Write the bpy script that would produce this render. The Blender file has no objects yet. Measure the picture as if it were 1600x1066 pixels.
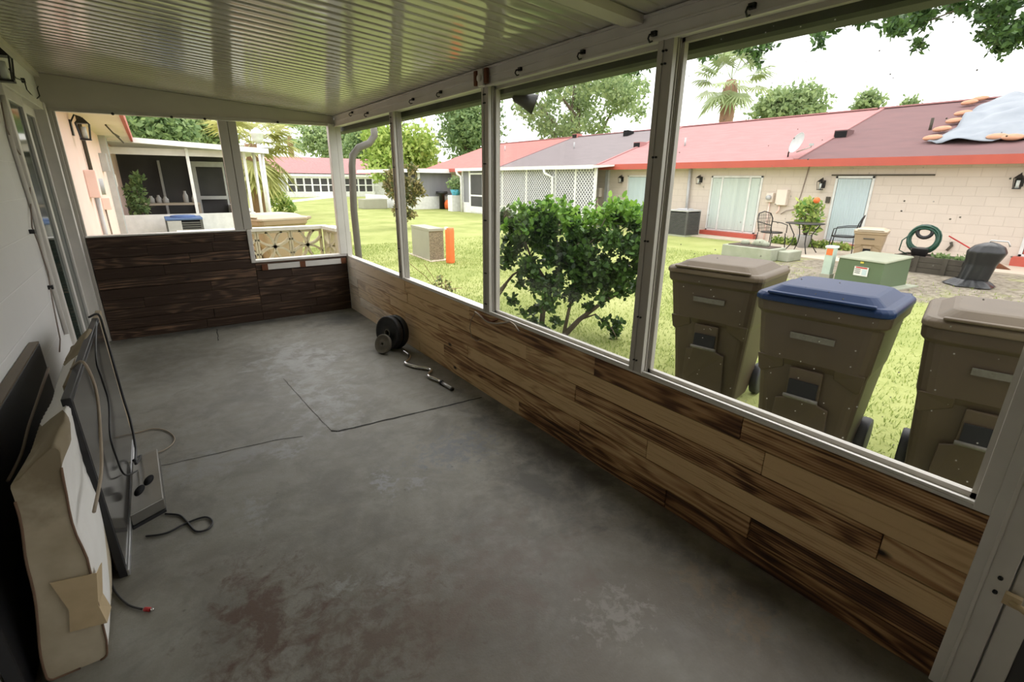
import bpy, bmesh, math, random
import numpy as np
from mathutils import Vector, Matrix
S = bpy.context.scene
COL = S.collection
PI = math.pi

# ------------------------------------------------------------------ camera, world, exposure
F_PX, PITCH, YAW, ROLL = 759.1941, 0.3191, 0.6225, 0.0106
CAM = np.array([0.0, 0.0, 1.55])
_fw = np.array([math.sin(YAW)*math.cos(PITCH), math.cos(YAW)*math.cos(PITCH), -math.sin(PITCH)])
_rt = np.array([math.cos(YAW), -math.sin(YAW), 0.0]); _up = np.cross(_rt, _fw)
_r = _rt*math.cos(ROLL) + _up*math.sin(ROLL); _u = -_rt*math.sin(ROLL) + _up*math.cos(ROLL)
cd = bpy.data.cameras.new('camera'); cam = bpy.data.objects.new('camera', cd); COL.objects.link(cam)
cd.sensor_width = 36.0; cd.lens = F_PX*36.0/1600.0; cd.clip_start = 0.02; cd.clip_end = 500
cam.matrix_world = Matrix(((_r[0], _u[0], -_fw[0], CAM[0]), (_r[1], _u[1], -_fw[1], CAM[1]), (_r[2], _u[2], -_fw[2], CAM[2]), (0, 0, 0, 1)))
S.camera = cam

w = bpy.data.worlds.new('overcast_sky'); S.world = w; w.use_nodes = True
nt = w.node_tree; nt.nodes.clear()
wo = nt.nodes.new('ShaderNodeOutputWorld'); bg = nt.nodes.new('ShaderNodeBackground')
tc = nt.nodes.new('ShaderNodeTexCoord'); sx = nt.nodes.new('ShaderNodeSeparateXYZ')
cr = nt.nodes.new('ShaderNodeValToRGB')
nt.links.new(tc.outputs['Generated'], sx.inputs[0]); nt.links.new(sx.outputs['Z'], cr.inputs[0])
cr.color_ramp.elements[0].position = 0.0; cr.color_ramp.elements[0].color = (0.86, 0.87, 0.88, 1)
cr.color_ramp.elements[1].position = 0.6; cr.color_ramp.elements[1].color = (1.0, 1.0, 1.0, 1)
nt.links.new(cr.outputs[0], bg.inputs[0]); bg.inputs[1].default_value = 1.25
nt.links.new(bg.outputs[0], wo.inputs[0])
sun_d = bpy.data.lights.new('veiled_sun', 'SUN'); sun_d.energy = 0.35; sun_d.angle = math.radians(35)
sun_d.color = (1.0, 0.96, 0.9)
sun = bpy.data.objects.new('veiled_sun', sun_d); COL.objects.link(sun)
sun.rotation_euler = Vector((-0.45, -0.12, -0.88)).to_track_quat('-Z', 'Y').to_euler()
S.view_settings.view_transform = 'Standard'; S.view_settings.look = 'None'
S.view_settings.exposure = 1.2; S.view_settings.gamma = 1.0
S.view_settings.use_curve_mapping = False

def ray(u, v): return _fw + _r*(u-800)/F_PX - _u*(v-533)/F_PX
def onp(ax, val, u, v):
    d = ray(u, v); t = (val-CAM[ax])/d[ax]; return Vector((CAM+d*t).tolist())
def at(u, v, dist):
    d = ray(u, v); h = math.hypot(d[0], d[1]); return Vector((CAM+d*dist/h).tolist())

# ------------------------------------------------------------------ materials
def newmat(name):
    m = bpy.data.materials.new(name); m.use_nodes = True
    n = m.node_tree; b = n.nodes['Principled BSDF']; return m, n, b
def N(n, typ, **kw):
    x = n.nodes.new(typ)
    for k, v in kw.items(): setattr(x, k, v)
    return x
def ramp(n, fac, stops):
    r = N(n, 'ShaderNodeValToRGB'); e = r.color_ramp.elements
    while len(e) < len(stops): e.new(0.5)
    for i, (p, c) in enumerate(stops):
        e[i].position = p; e[i].color = (*c, 1) if len(c) == 3 else c
    n.links.new(fac, r.inputs[0]); return r
def noise(n, scale, detail=4, rough=0.55, vec=None, stretch=None, dist=0.0):
    t = N(n, 'ShaderNodeTexNoise'); t.inputs['Scale'].default_value = scale
    t.inputs['Detail'].default_value = detail; t.inputs['Roughness'].default_value = rough
    t.inputs['Distortion'].default_value = dist
    if vec is None: vec = N(n, 'ShaderNodeTexCoord').outputs['Object']
    if stretch:
        mp = N(n, 'ShaderNodeMapping'); mp.inputs['Scale'].default_value = stretch
        n.links.new(vec, mp.inputs[0]); vec = mp.outputs[0]
    n.links.new(vec, t.inputs['Vector']); return t
def mixc(n, fac, a, b):
    m = N(n, 'ShaderNodeMix', data_type='RGBA')
    for sock, val in ((0, fac), (6, a), (7, b)):
        if isinstance(val, (int, float)): m.inputs[sock].default_value = val
        elif isinstance(val, tuple): m.inputs[sock].default_value = (*val, 1) if len(val) == 3 else val
        else: n.links.new(val, m.inputs[sock])
    return m.outputs[2]
def math_(n, op, a, b=None):
    m = N(n, 'ShaderNodeMath', operation=op)
    for i, v in enumerate((a, b)):
        if v is None: continue
        if isinstance(v, (int, float)): m.inputs[i].default_value = v
        else: n.links.new(v, m.inputs[i])
    return m.outputs[0]
def bump(n, b, h, strength=0.3, dist=0.01):
    bp = N(n, 'ShaderNodeBump'); bp.inputs['Strength'].default_value = strength; bp.inputs['Distance'].default_value = dist
    n.links.new(h, bp.inputs['Height']); n.links.new(bp.outputs[0], b.inputs['Normal'])
def mat(name, c, rough=0.6, metal=0.0, c2=None, scale=6, amt=0.5, bmp=0.0, bscale=60, spec=0.5, stretch=None):
    m, n, b = newmat(name)
    b.inputs['Roughness'].default_value = rough; b.inputs['Metallic'].default_value = metal
    b.inputs['Specular IOR Level'].default_value = spec
    if c2 is None: c2 = tuple(x*0.82 for x in c)
    nz = noise(n, scale, stretch=stretch)
    r = ramp(n, nz.outputs[0], [(0.5-amt*0.4, c2), (0.5+amt*0.4, c)])
    n.links.new(r.outputs[0], b.inputs['Base Color'])
    if bmp: bump(n, b, noise(n, bscale).outputs[0], bmp, 0.004)
    return m
def leafmat(name, dark, light, rough=0.5, trans=0.3):
    m, n, b = newmat(name)
    a = N(n, 'ShaderNodeAttribute', attribute_name='tone')
    r = ramp(n, a.outputs['Fac'], [(0.0, dark), (1.0, light)])
    n.links.new(r.outputs[0], b.inputs['Base Color']); b.inputs['Roughness'].default_value = rough
    b.inputs['Specular IOR Level'].default_value = 0.3
    t = N(n, 'ShaderNodeBsdfTranslucent'); n.links.new(r.outputs[0], t.inputs[0])
    mx = N(n, 'ShaderNodeMixShader'); mx.inputs[0].default_value = trans
    n.links.new(b.outputs[0], mx.inputs[1]); n.links.new(t.outputs[0], mx.inputs[2])
    n.links.new(mx.outputs[0], n.nodes['Material Output'].inputs[0]); return m

M = {}
M['white_alu'] = mat('white_aluminium', (0.74, 0.71, 0.66), 0.38, 0.0, (0.62, 0.59, 0.54), 5, 0.7, spec=0.5)
M['post_alu'] = mat('weathered_aluminium', (0.56, 0.53, 0.47), 0.38, 0.05, (0.42, 0.39, 0.34), 4, 0.8, stretch=(1, 1, 0.2))
M['fascia_cream'] = mat('cream_board', (0.60, 0.56, 0.48), 0.55, 0.0, (0.52, 0.48, 0.41), 3, 0.7)
M['white_paint'] = mat('white_paint', (0.80, 0.79, 0.76), 0.5)
M['bright_white'] = mat('house_white', (0.86, 0.86, 0.84), 0.6)
M['pink'] = mat('pink_stucco', (0.95, 0.72, 0.65), 0.85, 0, (0.92, 0.66, 0.59), 3, 0.6, 0.2)
M['peach'] = mat('peach_block', (0.80, 0.71, 0.62), 0.85, 0, (0.72, 0.62, 0.53), 1.5, 0.7, 0.2)
M['red_fascia'] = mat('red_fascia', (0.50, 0.095, 0.06), 0.5, 0, (0.42, 0.08, 0.055), 2, 0.6)
M['roof_pink'] = mat('pink_shingles', (0.44, 0.235, 0.225), 0.85, 0, (0.36, 0.18, 0.175), 6, 0.8, stretch=(1, 0.3, 1), spec=0.08)
M['roof_red'] = mat('red_shingles', (0.50, 0.20, 0.175), 0.85, 0, (0.42, 0.16, 0.145), 6, 0.8, stretch=(1, 0.3, 1), spec=0.08)
M['roof_old'] = mat('aged_shingles', (0.22, 0.125, 0.122), 0.85, 0, (0.155, 0.10, 0.10), 5, 0.9, stretch=(1, 0.3, 1), spec=0.08)
M['roof_grey'] = mat('grey_shingles', (0.25, 0.215, 0.215), 0.85, 0, (0.20, 0.175, 0.175), 6, 0.8, stretch=(1, 0.3, 1), spec=0.08)
M['dark'] = mat('dark_interior', (0.02, 0.02, 0.021), 0.9, spec=0.1)
M['screen_dark'] = mat('dark_screen', (0.085, 0.08, 0.08), 0.8, 0, (0.05, 0.05, 0.05), 1.5, 0.8)
M['screen_grey'] = mat('grey_screen', (0.27, 0.27, 0.29), 0.8, 0, (0.20, 0.20, 0.22), 2.5, 0.8, stretch=(1, 1, 0.1))
M['black_metal'] = mat('black_metal', (0.02, 0.02, 0.02), 0.4, 0.3)
M['black_plastic'] = mat('black_plastic', (0.018, 0.018, 0.02), 0.45)
M['rubber'] = mat('black_rubber', (0.022, 0.022, 0.024), 0.55, 0, (0.012, 0.012, 0.013), 20, 0.6)
M['chrome'] = mat('chrome', (0.75, 0.74, 0.72), 0.15, 1.0, (0.6, 0.6, 0.58), 10, 0.5)
M['silver'] = mat('silver_trim', (0.55, 0.55, 0.55), 0.3, 0.7)
M['steel_box'] = mat('grey_sheet_metal', (0.23, 0.22, 0.19), 0.35, 0.4, (0.15, 0.14, 0.12), 4, 0.7)
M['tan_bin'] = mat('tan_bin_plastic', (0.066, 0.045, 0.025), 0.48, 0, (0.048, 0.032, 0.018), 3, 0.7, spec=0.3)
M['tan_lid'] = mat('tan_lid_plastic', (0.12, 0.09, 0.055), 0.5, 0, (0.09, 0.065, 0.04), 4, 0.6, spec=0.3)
M['blue_lid'] = mat('blue_lid_plastic', (0.006, 0.022, 0.075), 0.4, 0, (0.005, 0.018, 0.055), 3, 0.6, spec=0.18)
M['bin_label'] = mat('pale_moulded_lettering', (0.13, 0.12, 0.10), 0.6, 0, (0.075, 0.065, 0.05), 70, 0.6)
M['green_metal'] = mat('green_enamel', (0.10, 0.145, 0.075), 0.5, 0, (0.085, 0.12, 0.06), 3, 0.7)
M['green_top'] = mat('faded_green_enamel', (0.30, 0.31, 0.21), 0.5, 0, (0.22, 0.24, 0.16), 3, 0.7)
M['orange'] = mat('orange_plastic', (0.90, 0.20, 0.05), 0.55, 0, (0.75, 0.15, 0.04), 9, 0.7)
M['pale_green'] = mat('pale_green_plastic', (0.52, 0.62, 0.53), 0.5)
M['concrete'] = mat('weathered_concrete', (0.42, 0.42, 0.34), 0.9, 0, (0.26, 0.29, 0.20), 5, 0.9, 0.3)
M['path'] = mat('patio_concrete', (0.62, 0.53, 0.42), 0.9, 0, (0.50, 0.43, 0.34), 2, 0.8)
M['box_smooth'] = mat('smooth_grey_concrete', (0.38, 0.37, 0.29), 0.8, 0, (0.33, 0.32, 0.25), 3, 0.8)
M['box_pebble'] = mat('pebbled_concrete', (0.36, 0.30, 0.20), 0.9, 0, (0.13, 0.11, 0.08), 45, 0.5, 0.8, 45)
M['ac_grey'] = mat('grey_louvre_metal', (0.10, 0.10, 0.095), 0.5)
M['ac_light'] = mat('light_grey_metal', (0.50, 0.50, 0.50), 0.45)
M['ac_blue'] = mat('blue_metal', (0.10, 0.17, 0.36), 0.5)
M['bark'] = mat('grey_bark', (0.17, 0.13, 0.09), 0.9, 0, (0.08, 0.06, 0.045), 14, 0.9, 0.6, 30, stretch=(1, 1, 0.3))
M['bark_pale'] = mat('pale_bark', (0.22, 0.19, 0.14), 0.9, 0, (0.12, 0.10, 0.08), 10, 0.9, 0.5, 30)
M['palm_bark'] = mat('palm_bark', (0.40, 0.24, 0.15), 0.9, 0, (0.24, 0.15, 0.10), 5, 0.9, 0.6, 12)
M['cream_block'] = mat('cream_breeze_block', (0.70, 0.64, 0.46), 0.85, 0, (0.60, 0.53, 0.37), 8, 0.8)
M['cap_white'] = mat('white_cap', (0.82, 0.80, 0.70), 0.8)
M['curtain'] = mat('sheer_curtain', (0.62, 0.69, 0.63), 0.8, 0, (0.40, 0.46, 0.43), 1.0, 0.9, stretch=(1, 6, 0.02))
M['curtain_blue'] = mat('pale_blue_curtain', (0.55, 0.64, 0.65), 0.7, 0, (0.43, 0.53, 0.55), 1.0, 0.9, stretch=(1, 6, 0.02))
M['frame_white'] = mat('white_door_frame', (0.74, 0.75, 0.72), 0.4)
M['tarp'] = mat('pale_tarp', (0.27, 0.295, 0.32), 0.6, 0, (0.13, 0.155, 0.19), 1.6, 0.8, 0.9, 3)
M['sandbag'] = mat('tan_sandbag', (0.56, 0.30, 0.19), 0.85, 0, (0.45, 0.22, 0.13), 8, 0.7)
M['rust'] = mat('rust', (0.20, 0.07, 0.025), 0.85, 0, (0.09, 0.03, 0.015), 25, 0.9)
M['cord_beige'] = mat('beige_cord', (0.36, 0.29, 0.21), 0.6)
M['cord_pink'] = mat('dusty_cord', (0.30, 0.24, 0.20), 0.6)
M['lamp_glass'] = mat('lantern_glass', (0.75, 0.78, 0.74), 0.2)
M['mattress'] = mat('stained_cream_cloth', (0.66, 0.58, 0.43), 0.9, 0, (0.36, 0.29, 0.18), 5.5, 0.75, 0.5, 9)
_m = M['mattress']; _n = _m.node_tree; _b = _n.nodes['Principled BSDF']; _src = _b.inputs['Base Color'].links[0].from_socket
_o = N(_n, 'ShaderNodeTexCoord').outputs['Object']; _z = N(_n, 'ShaderNodeSeparateXYZ'); _n.links.new(_o, _z.inputs[0])
_s = ramp(_n, math_(_n, 'ADD', math_(_n, 'MULTIPLY', noise(_n, 6, 5, 0.6, _o).outputs[0], 0.5), _z.outputs[2]), [(0.80, (0, 0, 0)), (0.97, (1, 1, 1))])
_n.links.new(mixc(_n, math_(_n, 'MULTIPLY', _s.outputs[0], 0.8), _src, (0.20, 0.155, 0.09)), _b.inputs['Base Color'])   # brown soiling over the upper edge
M['mattress_white'] = mat('white_quilted_cloth', (0.86, 0.84, 0.80), 0.9, 0, (0.74, 0.72, 0.67), 5, 0.8, 0.6, 22)
M['piping'] = mat('brown_piping', (0.22, 0.13, 0.08), 0.8)
M['tape'] = mat('tan_paper_tape', (0.60, 0.46, 0.27), 0.6, 0, (0.50, 0.38, 0.22), 20, 0.7)
M['tan_board'] = mat('tan_board_edge', (0.40, 0.32, 0.21), 0.7, 0, (0.20, 0.155, 0.095), 8, 0.7)
M['brown_board'] = mat('brown_laminate', (0.17, 0.125, 0.08), 0.5, 0, (0.11, 0.08, 0.05), 5, 0.8, stretch=(3, 0.5, 3))
M['tv_screen'] = mat('dusty_dark_glass', (0.06, 0.055, 0.05), 0.12, 0, (0.085, 0.08, 0.07), 3, 0.8, spec=0.8)
M['dirt_plate'] = mat('dusty_iron', (0.20, 0.19, 0.16), 0.6, 0.3, (0.12, 0.10, 0.07), 12, 0.8)
M['red_plastic'] = mat('red_plastic', (0.50, 0.03, 0.03), 0.45)
M['green_hose'] = mat('dark_green_hose', (0.015, 0.075, 0.045), 0.45)
M['black_cover'] = mat('black_cover_cloth', (0.016, 0.017, 0.018), 0.35, 0, (0.01, 0.01, 0.011), 3, 0.8, 0.8, 5)
M['wood_old'] = mat('grey_weathered_timber', (0.10, 0.09, 0.065), 0.9, 0, (0.05, 0.04, 0.03), 6, 0.9)
M['soil'] = mat('soil', (0.10, 0.07, 0.05), 0.95, 0, (0.05, 0.035, 0.025), 12, 0.9)
M['teal_glass'] = mat('green_tinted_glass', (0.018, 0.045, 0.038), 0.08, 0, (0.014, 0.036, 0.030), 2, 0.5, spec=0.7)
M['blue_pot'] = mat('turquoise_pot', (0.10, 0.45, 0.60), 0.4)
M['warn_label'] = mat('white_sticker', (0.75, 0.74, 0.70), 0.5)
M['yellow'] = mat('yellow_sticker', (0.60, 0.50, 0.08), 0.5)
M['green_leaf'] = leafmat('hedge_leaves', (0.020, 0.048, 0.014), (0.105, 0.21, 0.04), 0.35, 0.25)
M['leaf_tip'] = leafmat('new_leaves', (0.11, 0.25, 0.04), (0.27, 0.46, 0.06), 0.4, 0.3)
M['oak_leaf'] = leafmat('oak_leaves', (0.16, 0.24, 0.10), (0.42, 0.52, 0.24), 0.6, 0.4)
M['dark_leaf'] = leafmat('dark_tree_leaves', (0.12, 0.20, 0.08), (0.32, 0.43, 0.18), 0.6, 0.4)
M['lime_leaf'] = leafmat('light_tree_leaves', (0.22, 0.34, 0.06), (0.52, 0.62, 0.18), 0.6, 0.35)
M['near_leaf'] = leafmat('overhanging_leaves', (0.025, 0.06, 0.018), (0.12, 0.22, 0.06), 0.5, 0.3)
M['palm_leaf'] = leafmat('palm_fronds', (0.20, 0.27, 0.11), (0.42, 0.50, 0.25), 0.6, 0.3)
M['palm_dry'] = leafmat('yellowing_fronds', (0.30, 0.32, 0.10), (0.62, 0.62, 0.26), 0.7, 0.3)
M['red_tip'] = leafmat('red_tipped_leaves', (0.07, 0.11, 0.035), (0.42, 0.34, 0.16), 0.5, 0.3)
M['grass_blade'] = leafmat('grass_blades', (0.17, 0.24, 0.05), (0.40, 0.46, 0.14), 0.6, 0.35)
M['flower_leaf'] = leafmat('potted_leaves', (0.12, 0.26, 0.05), (0.55, 0.62, 0.18), 0.5, 0.3)

# block walls with mortar lines
def blockmat(name, c, mortar, axis, bw=0.40, bh=0.203, mort=0.006, zoff=0.0, bmp=0.6):
    m, n, b = newmat(name)
    tc = N(n, 'ShaderNodeTexCoord'); sp = N(n, 'ShaderNodeSeparateXYZ'); n.links.new(tc.outputs['Object'], sp.inputs[0])
    cb = N(n, 'ShaderNodeCombineXYZ'); n.links.new(sp.outputs['XY'.index(axis)], cb.inputs[0])
    n.links.new(math_(n, 'ADD', sp.outputs[2], zoff), cb.inputs[1])
    br = N(n, 'ShaderNodeTexBrick'); n.links.new(cb.outputs[0], br.inputs[0])
    br.inputs['Scale'].default_value = 1.0; br.inputs['Brick Width'].default_value = bw; br.inputs['Row Height'].default_value = bh
    br.inputs['Mortar Size'].default_value = mort; br.inputs['Mortar Smooth'].default_value = 0.3
    br.inputs['Color1'].default_value = (*c, 1); br.inputs['Color2'].default_value = (*[x*0.96 for x in c], 1); br.inputs['Mortar'].default_value = (*mortar, 1)
    nz = noise(n, 3, 5)
    mx = mixc(n, math_(n, 'MULTIPLY', nz.outputs[0], 0.35), br.outputs['Color'], tuple(x*0.7 for x in c))
    n.links.new(mx, b.inputs['Base Color']); b.inputs['Roughness'].default_value = 0.6
    inv = math_(n, 'SUBTRACT', 1.0, br.outputs['Fac'])
    bump(n, b, inv, bmp, 0.006); return m
M['block_wall'] = blockmat('white_painted_block', (0.78, 0.77, 0.75), (0.85, 0.84, 0.82), 'Y', bw=4.0, bmp=0.5, mort=0.004)
M['house_block'] = blockmat('peach_painted_block', (0.66, 0.575, 0.49), (0.54, 0.46, 0.39), 'Y', bmp=0.4, mort=0.007)

# reclaimed plank wood; plank-random attribute pid: r tone, g hue, b grain offset
def woodmat(name, along, grey=0.0, dark=0.0):
    m, n, b = newmat(name)
    tc = N(n, 'ShaderNodeTexCoord'); at_ = N(n, 'ShaderNodeAttribute', attribute_name='pid')
    sc = N(n, 'ShaderNodeVectorMath', operation='SCALE'); n.links.new(at_.outputs['Vector'], sc.inputs[0]); sc.inputs['Scale'].default_value = 13.0
    ad = N(n, 'ShaderNodeVectorMath', operation='ADD'); n.links.new(tc.outputs['Object'], ad.inputs[0]); n.links.new(sc.outputs[0], ad.inputs[1])
    st = (0.9, 9, 9) if along == 'X' else (9, 0.9, 9)
    mp = N(n, 'ShaderNodeMapping'); mp.inputs['Scale'].default_value = st; n.links.new(ad.outputs[0], mp.inputs[0])
    big = noise(n, 0.55, 3, 0.5, mp.outputs[0])
    rings = N(n, 'ShaderNodeMath', operation='SINE'); n.links.new(math_(n, 'MULTIPLY', big.outputs[0], 95.0), rings.inputs[0])
    ring = math_(n, 'MULTIPLY_ADD', rings.outputs[0], 0.5); rings2 = ring
    ring.node.inputs[2].default_value = 0.5
    st2 = (1.2, 70, 70) if along == 'X' else (70, 1.2, 70)
    mp2 = N(n, 'ShaderNodeMapping'); mp2.inputs['Scale'].default_value = st2; n.links.new(ad.outputs[0], mp2.inputs[0])
    fine = noise(n, 1.0, 4, 0.6, mp2.outputs[0])
    blot = noise(n, 1.3, 4, 0.6, ad.outputs[0], (1, 1, 1.6))
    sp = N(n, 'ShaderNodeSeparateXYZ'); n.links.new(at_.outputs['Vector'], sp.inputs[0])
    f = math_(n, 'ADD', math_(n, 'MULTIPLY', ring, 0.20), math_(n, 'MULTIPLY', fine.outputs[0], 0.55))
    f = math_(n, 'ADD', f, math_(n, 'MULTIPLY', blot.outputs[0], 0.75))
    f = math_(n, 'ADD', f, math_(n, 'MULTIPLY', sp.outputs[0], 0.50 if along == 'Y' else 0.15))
    f = math_(n, 'SUBTRACT', f, 0.36+dark)
    zz = N(n, 'ShaderNodeSeparateXYZ'); n.links.new(tc.outputs['Object'], zz.inputs[0])
    saw = math_(n, 'SINE', math_(n, 'MULTIPLY', zz.outputs[2], 560.0))
    f = math_(n, 'ADD', f, math_(n, 'MULTIPLY', math_(n, 'MULTIPLY', math_(n, 'GREATER_THAN', sp.outputs[2], 0.62), saw), 0.055))
    f = math_(n, 'ADD', math_(n, 'MULTIPLY', math_(n, 'SUBTRACT', f, 0.50), 1.5), 0.57 if along == 'Y' else 0.38)
    r1 = ramp(n, f, [(0.14, (0.032, 0.014, 0.006)), (0.38, (0.13, 0.058, 0.025)), (0.60, (0.37, 0.20, 0.085)), (0.95, (0.66, 0.46, 0.24))])
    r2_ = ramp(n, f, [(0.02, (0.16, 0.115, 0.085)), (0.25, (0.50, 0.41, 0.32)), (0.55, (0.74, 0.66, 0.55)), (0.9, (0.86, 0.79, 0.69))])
    # weathered towards the far end; the brighter light there is painted in too
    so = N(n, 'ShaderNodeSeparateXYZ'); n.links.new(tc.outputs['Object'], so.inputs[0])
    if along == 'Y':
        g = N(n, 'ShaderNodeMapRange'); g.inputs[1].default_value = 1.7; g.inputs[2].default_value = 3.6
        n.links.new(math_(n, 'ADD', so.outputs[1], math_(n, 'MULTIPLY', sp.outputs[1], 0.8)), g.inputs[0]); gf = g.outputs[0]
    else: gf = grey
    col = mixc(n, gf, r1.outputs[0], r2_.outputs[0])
    # knots
    kn = N(n, 'ShaderNodeTexVoronoi'); kn.inputs['Scale'].default_value = 1.0
    mp3 = N(n, 'ShaderNodeMapping'); mp3.inputs['Scale'].default_value = (2.2, 4.0, 4.5) if along == 'X' else (0.3, 2.2, 4.5)
    n.links.new(ad.outputs[0], mp3.inputs[0]); n.links.new(mp3.outputs[0], kn.inputs[0])
    kr = ramp(n, kn.outputs['Distance'], [(0.03, (1, 1, 1)), (0.09, (0, 0, 0))])
    col = mixc(n, kr.outputs[0], col, (0.018, 0.010, 0.006))
    n.links.new(col, b.inputs['Base Color'])
    b.inputs['Roughness'].default_value = 0.62; b.inputs['Specular IOR Level'].default_value = 0.35
    bump(n, b, f, 0.5, 0.006); return m
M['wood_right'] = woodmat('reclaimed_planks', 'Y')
M['wood_far'] = woodmat('dark_reclaimed_planks', 'X', 0.08, 0.21)

# concrete floor
def floormat():
    m, n, b = newmat('worn_concrete_floor')
    tc = N(n, 'ShaderNodeTexCoord'); O = tc.outputs['Object']
    so = N(n, 'ShaderNodeSeparateXYZ'); n.links.new(O, so.inputs[0])
    a = noise(n, 1.1, 6, 0.6, O, None, 0.3); f = noise(n, 9, 6, 0.65, O); g = noise(n, 120, 3, 0.6, O)
    base = ramp(n, a.outputs[0], [(0.36, (0.155, 0.142, 0.112)), (0.5, (0.210, 0.197, 0.162)), (0.64, (0.270, 0.257, 0.220))]).outputs[0]
    base = mixc(n, math_(n, 'MULTIPLY', ramp(n, f.outputs[0], [(0.42, (0, 0, 0)), (0.72, (1, 1, 1))]).outputs[0], 0.5), base, (0.32, 0.315, 0.285))
    m3 = noise(n, 3.2, 7, 0.72, O, (1, 1, 1), 0.6)
    base = mixc(n, math_(n, 'MULTIPLY', ramp(n, m3.outputs[0], [(0.36, (1, 1, 1)), (0.53, (0, 0, 0))]).outputs[0], 0.55), base, (0.12, 0.11, 0.09))
    def blob(cx, cy, rx, ry, col, k=0.7, sc=6, amp=5.0):
        nonlocal base
        dx = math_(n, 'DIVIDE', math_(n, 'SUBTRACT', so.outputs[0], cx), rx); dy = math_(n, 'DIVIDE', math_(n, 'SUBTRACT', so.outputs[1], cy), ry)
        d = math_(n, 'SQRT', math_(n, 'ADD', math_(n, 'MULTIPLY', dx, dx), math_(n, 'MULTIPLY', dy, dy)))
        nz = noise(n, sc, 7, 0.7, O, None, 0.4)
        v = math_(n, 'ADD', math_(n, 'SUBTRACT', 1.0, d), math_(n, 'MULTIPLY', math_(n, 'SUBTRACT', nz.outputs[0], 0.5), amp))
        r = ramp(n, v, [(0.10, (0, 0, 0)), (0.95, (1, 1, 1))])
        base = mixc(n, math_(n, 'MULTIPLY', r.outputs[0], k), base, col)
    blob(0.9, 0.7, 1.6, 1.3, (0.135, 0.105, 0.075), 0.55, 2.5, 3)            # brown soiling at the near end
    blob(0.08, 1.65, 0.22, 0.42, (0.085, 0.040, 0.022), 0.85, 9, 5)          # rusty stain
    blob(0.35, 1.35, 0.30, 0.30, (0.10, 0.055, 0.034), 0.6, 14, 6)
    blob(0.85, 1.35, 0.5, 0.35, (0.135, 0.085, 0.060), 0.5, 6, 5)
    blob(1.45, 1.75, 0.30, 0.42, (0.070, 0.068, 0.060), 0.75, 4, 4)          # damp by the knee wall
    blob(1.70, 2.0, 0.22, 1.5, (0.055, 0.054, 0.050), 0.75, 5, 4)
    blob(1.25, 2.30, 0.32, 0.22, (0.15, 0.16, 0.185), 0.7, 20, 5)            # bluish patch
    blob(1.15, 0.92, 0.14, 0.12, (0.34, 0.32, 0.29), 0.5, 22, 7)
    blob(1.57, 0.85, 0.10, 0.12, (0.26, 0.20, 0.13), 0.5, 22, 7)
    blob(1.55, 0.62, 0.12, 0.12, (0.26, 0.19, 0.12), 0.5, 22, 7)
    blob(0.75, 2.21, 0.07, 0.14, (0.33, 0.34, 0.36), 0.6, 26, 6)
    blob(0.90, 2.12, 0.07, 0.08, (0.31, 0.31, 0.31), 0.6, 26, 6)
    blob(0.14, 2.35, 0.07, 0.16, (0.31, 0.31, 0.30), 0.6, 26, 6)
    blob(0.35, 1.64, 0.08, 0.05, (0.30, 0.31, 0.29), 0.6, 30, 6)
    blob(0.52, 1.55, 0.06, 0.06, (0.28, 0.28, 0.26), 0.6, 30, 6)
    blob(0.40, 2.85, 0.10, 0.10, (0.34, 0.34, 0.34), 0.6, 24, 6)
    blob(0.85, 4.3, 0.35, 0.9, (0.37, 0.37, 0.36), 0.65, 6, 6)               # pale scraped run
    blob(0.75, 3.3, 0.22, 0.4, (0.36, 0.36, 0.35), 0.5, 9, 6)
    blob(0.05, 2.95, 0.6, 0.16, (0.31, 0.31, 0.31), 0.5, 8, 5)
    blob(1.55, 5.6, 0.55, 0.35, (0.055, 0.055, 0.055), 0.8, 4, 3)            # dark patch and strip by the far wall
    blob(0.5, 5.95, 1.6, 0.16, (0.045, 0.044, 0.042), 0.85, 5, 3)
    sp = N(n, 'ShaderNodeTexVoronoi'); sp.inputs['Scale'].default_value = 8; n.links.new(O, sp.inputs[0])
    base = mixc(n, math_(n, 'MULTIPLY', ramp(n, sp.outputs['Distance'], [(0.02, (1, 1, 1)), (0.07, (0, 0, 0))]).outputs[0], 0.55), base, (0.06, 0.045, 0.03))
    base = mixc(n, math_(n, 'MULTIPLY', g.outputs[0], 0.25), base, (0.09, 0.09, 0.08))
    n.links.new(base, b.inputs['Base Color'])
    rr = ramp(n, a.outputs[0], [(0.3, (0.42, 0.42, 0.42)), (0.7, (0.62, 0.62, 0.62))]); n.links.new(rr.outputs[0], b.inputs['Roughness'])
    bump(n, b, math_(n, 'ADD', f.outputs[0], math_(n, 'MULTIPLY', g.outputs[0], 0.4)), 0.25, 0.006); return m
M['floor'] = floormat()
def ceilmat():
    m, n, b = newmat('glossy_cream_roof_panel')
    b.inputs['Base Color'].default_value = (0.40, 0.39, 0.31, 1); b.inputs['Roughness'].default_value = 0.09
    b.inputs['Specular IOR Level'].default_value = 0.75
    f = noise(n, 3, 3, 0.5, None, (0.6, 2.5, 1)); bump(n, b, f.outputs[0], 0.04, 0.01)
    r = ramp(n, noise(n, 2, 4).outputs[0], [(0.3, (0.42, 0.395, 0.32)), (0.7, (0.52, 0.49, 0.41))]); n.links.new(r.outputs[0], b.inputs['Base Color'])
    return m
M['ceiling'] = ceilmat()
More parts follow.
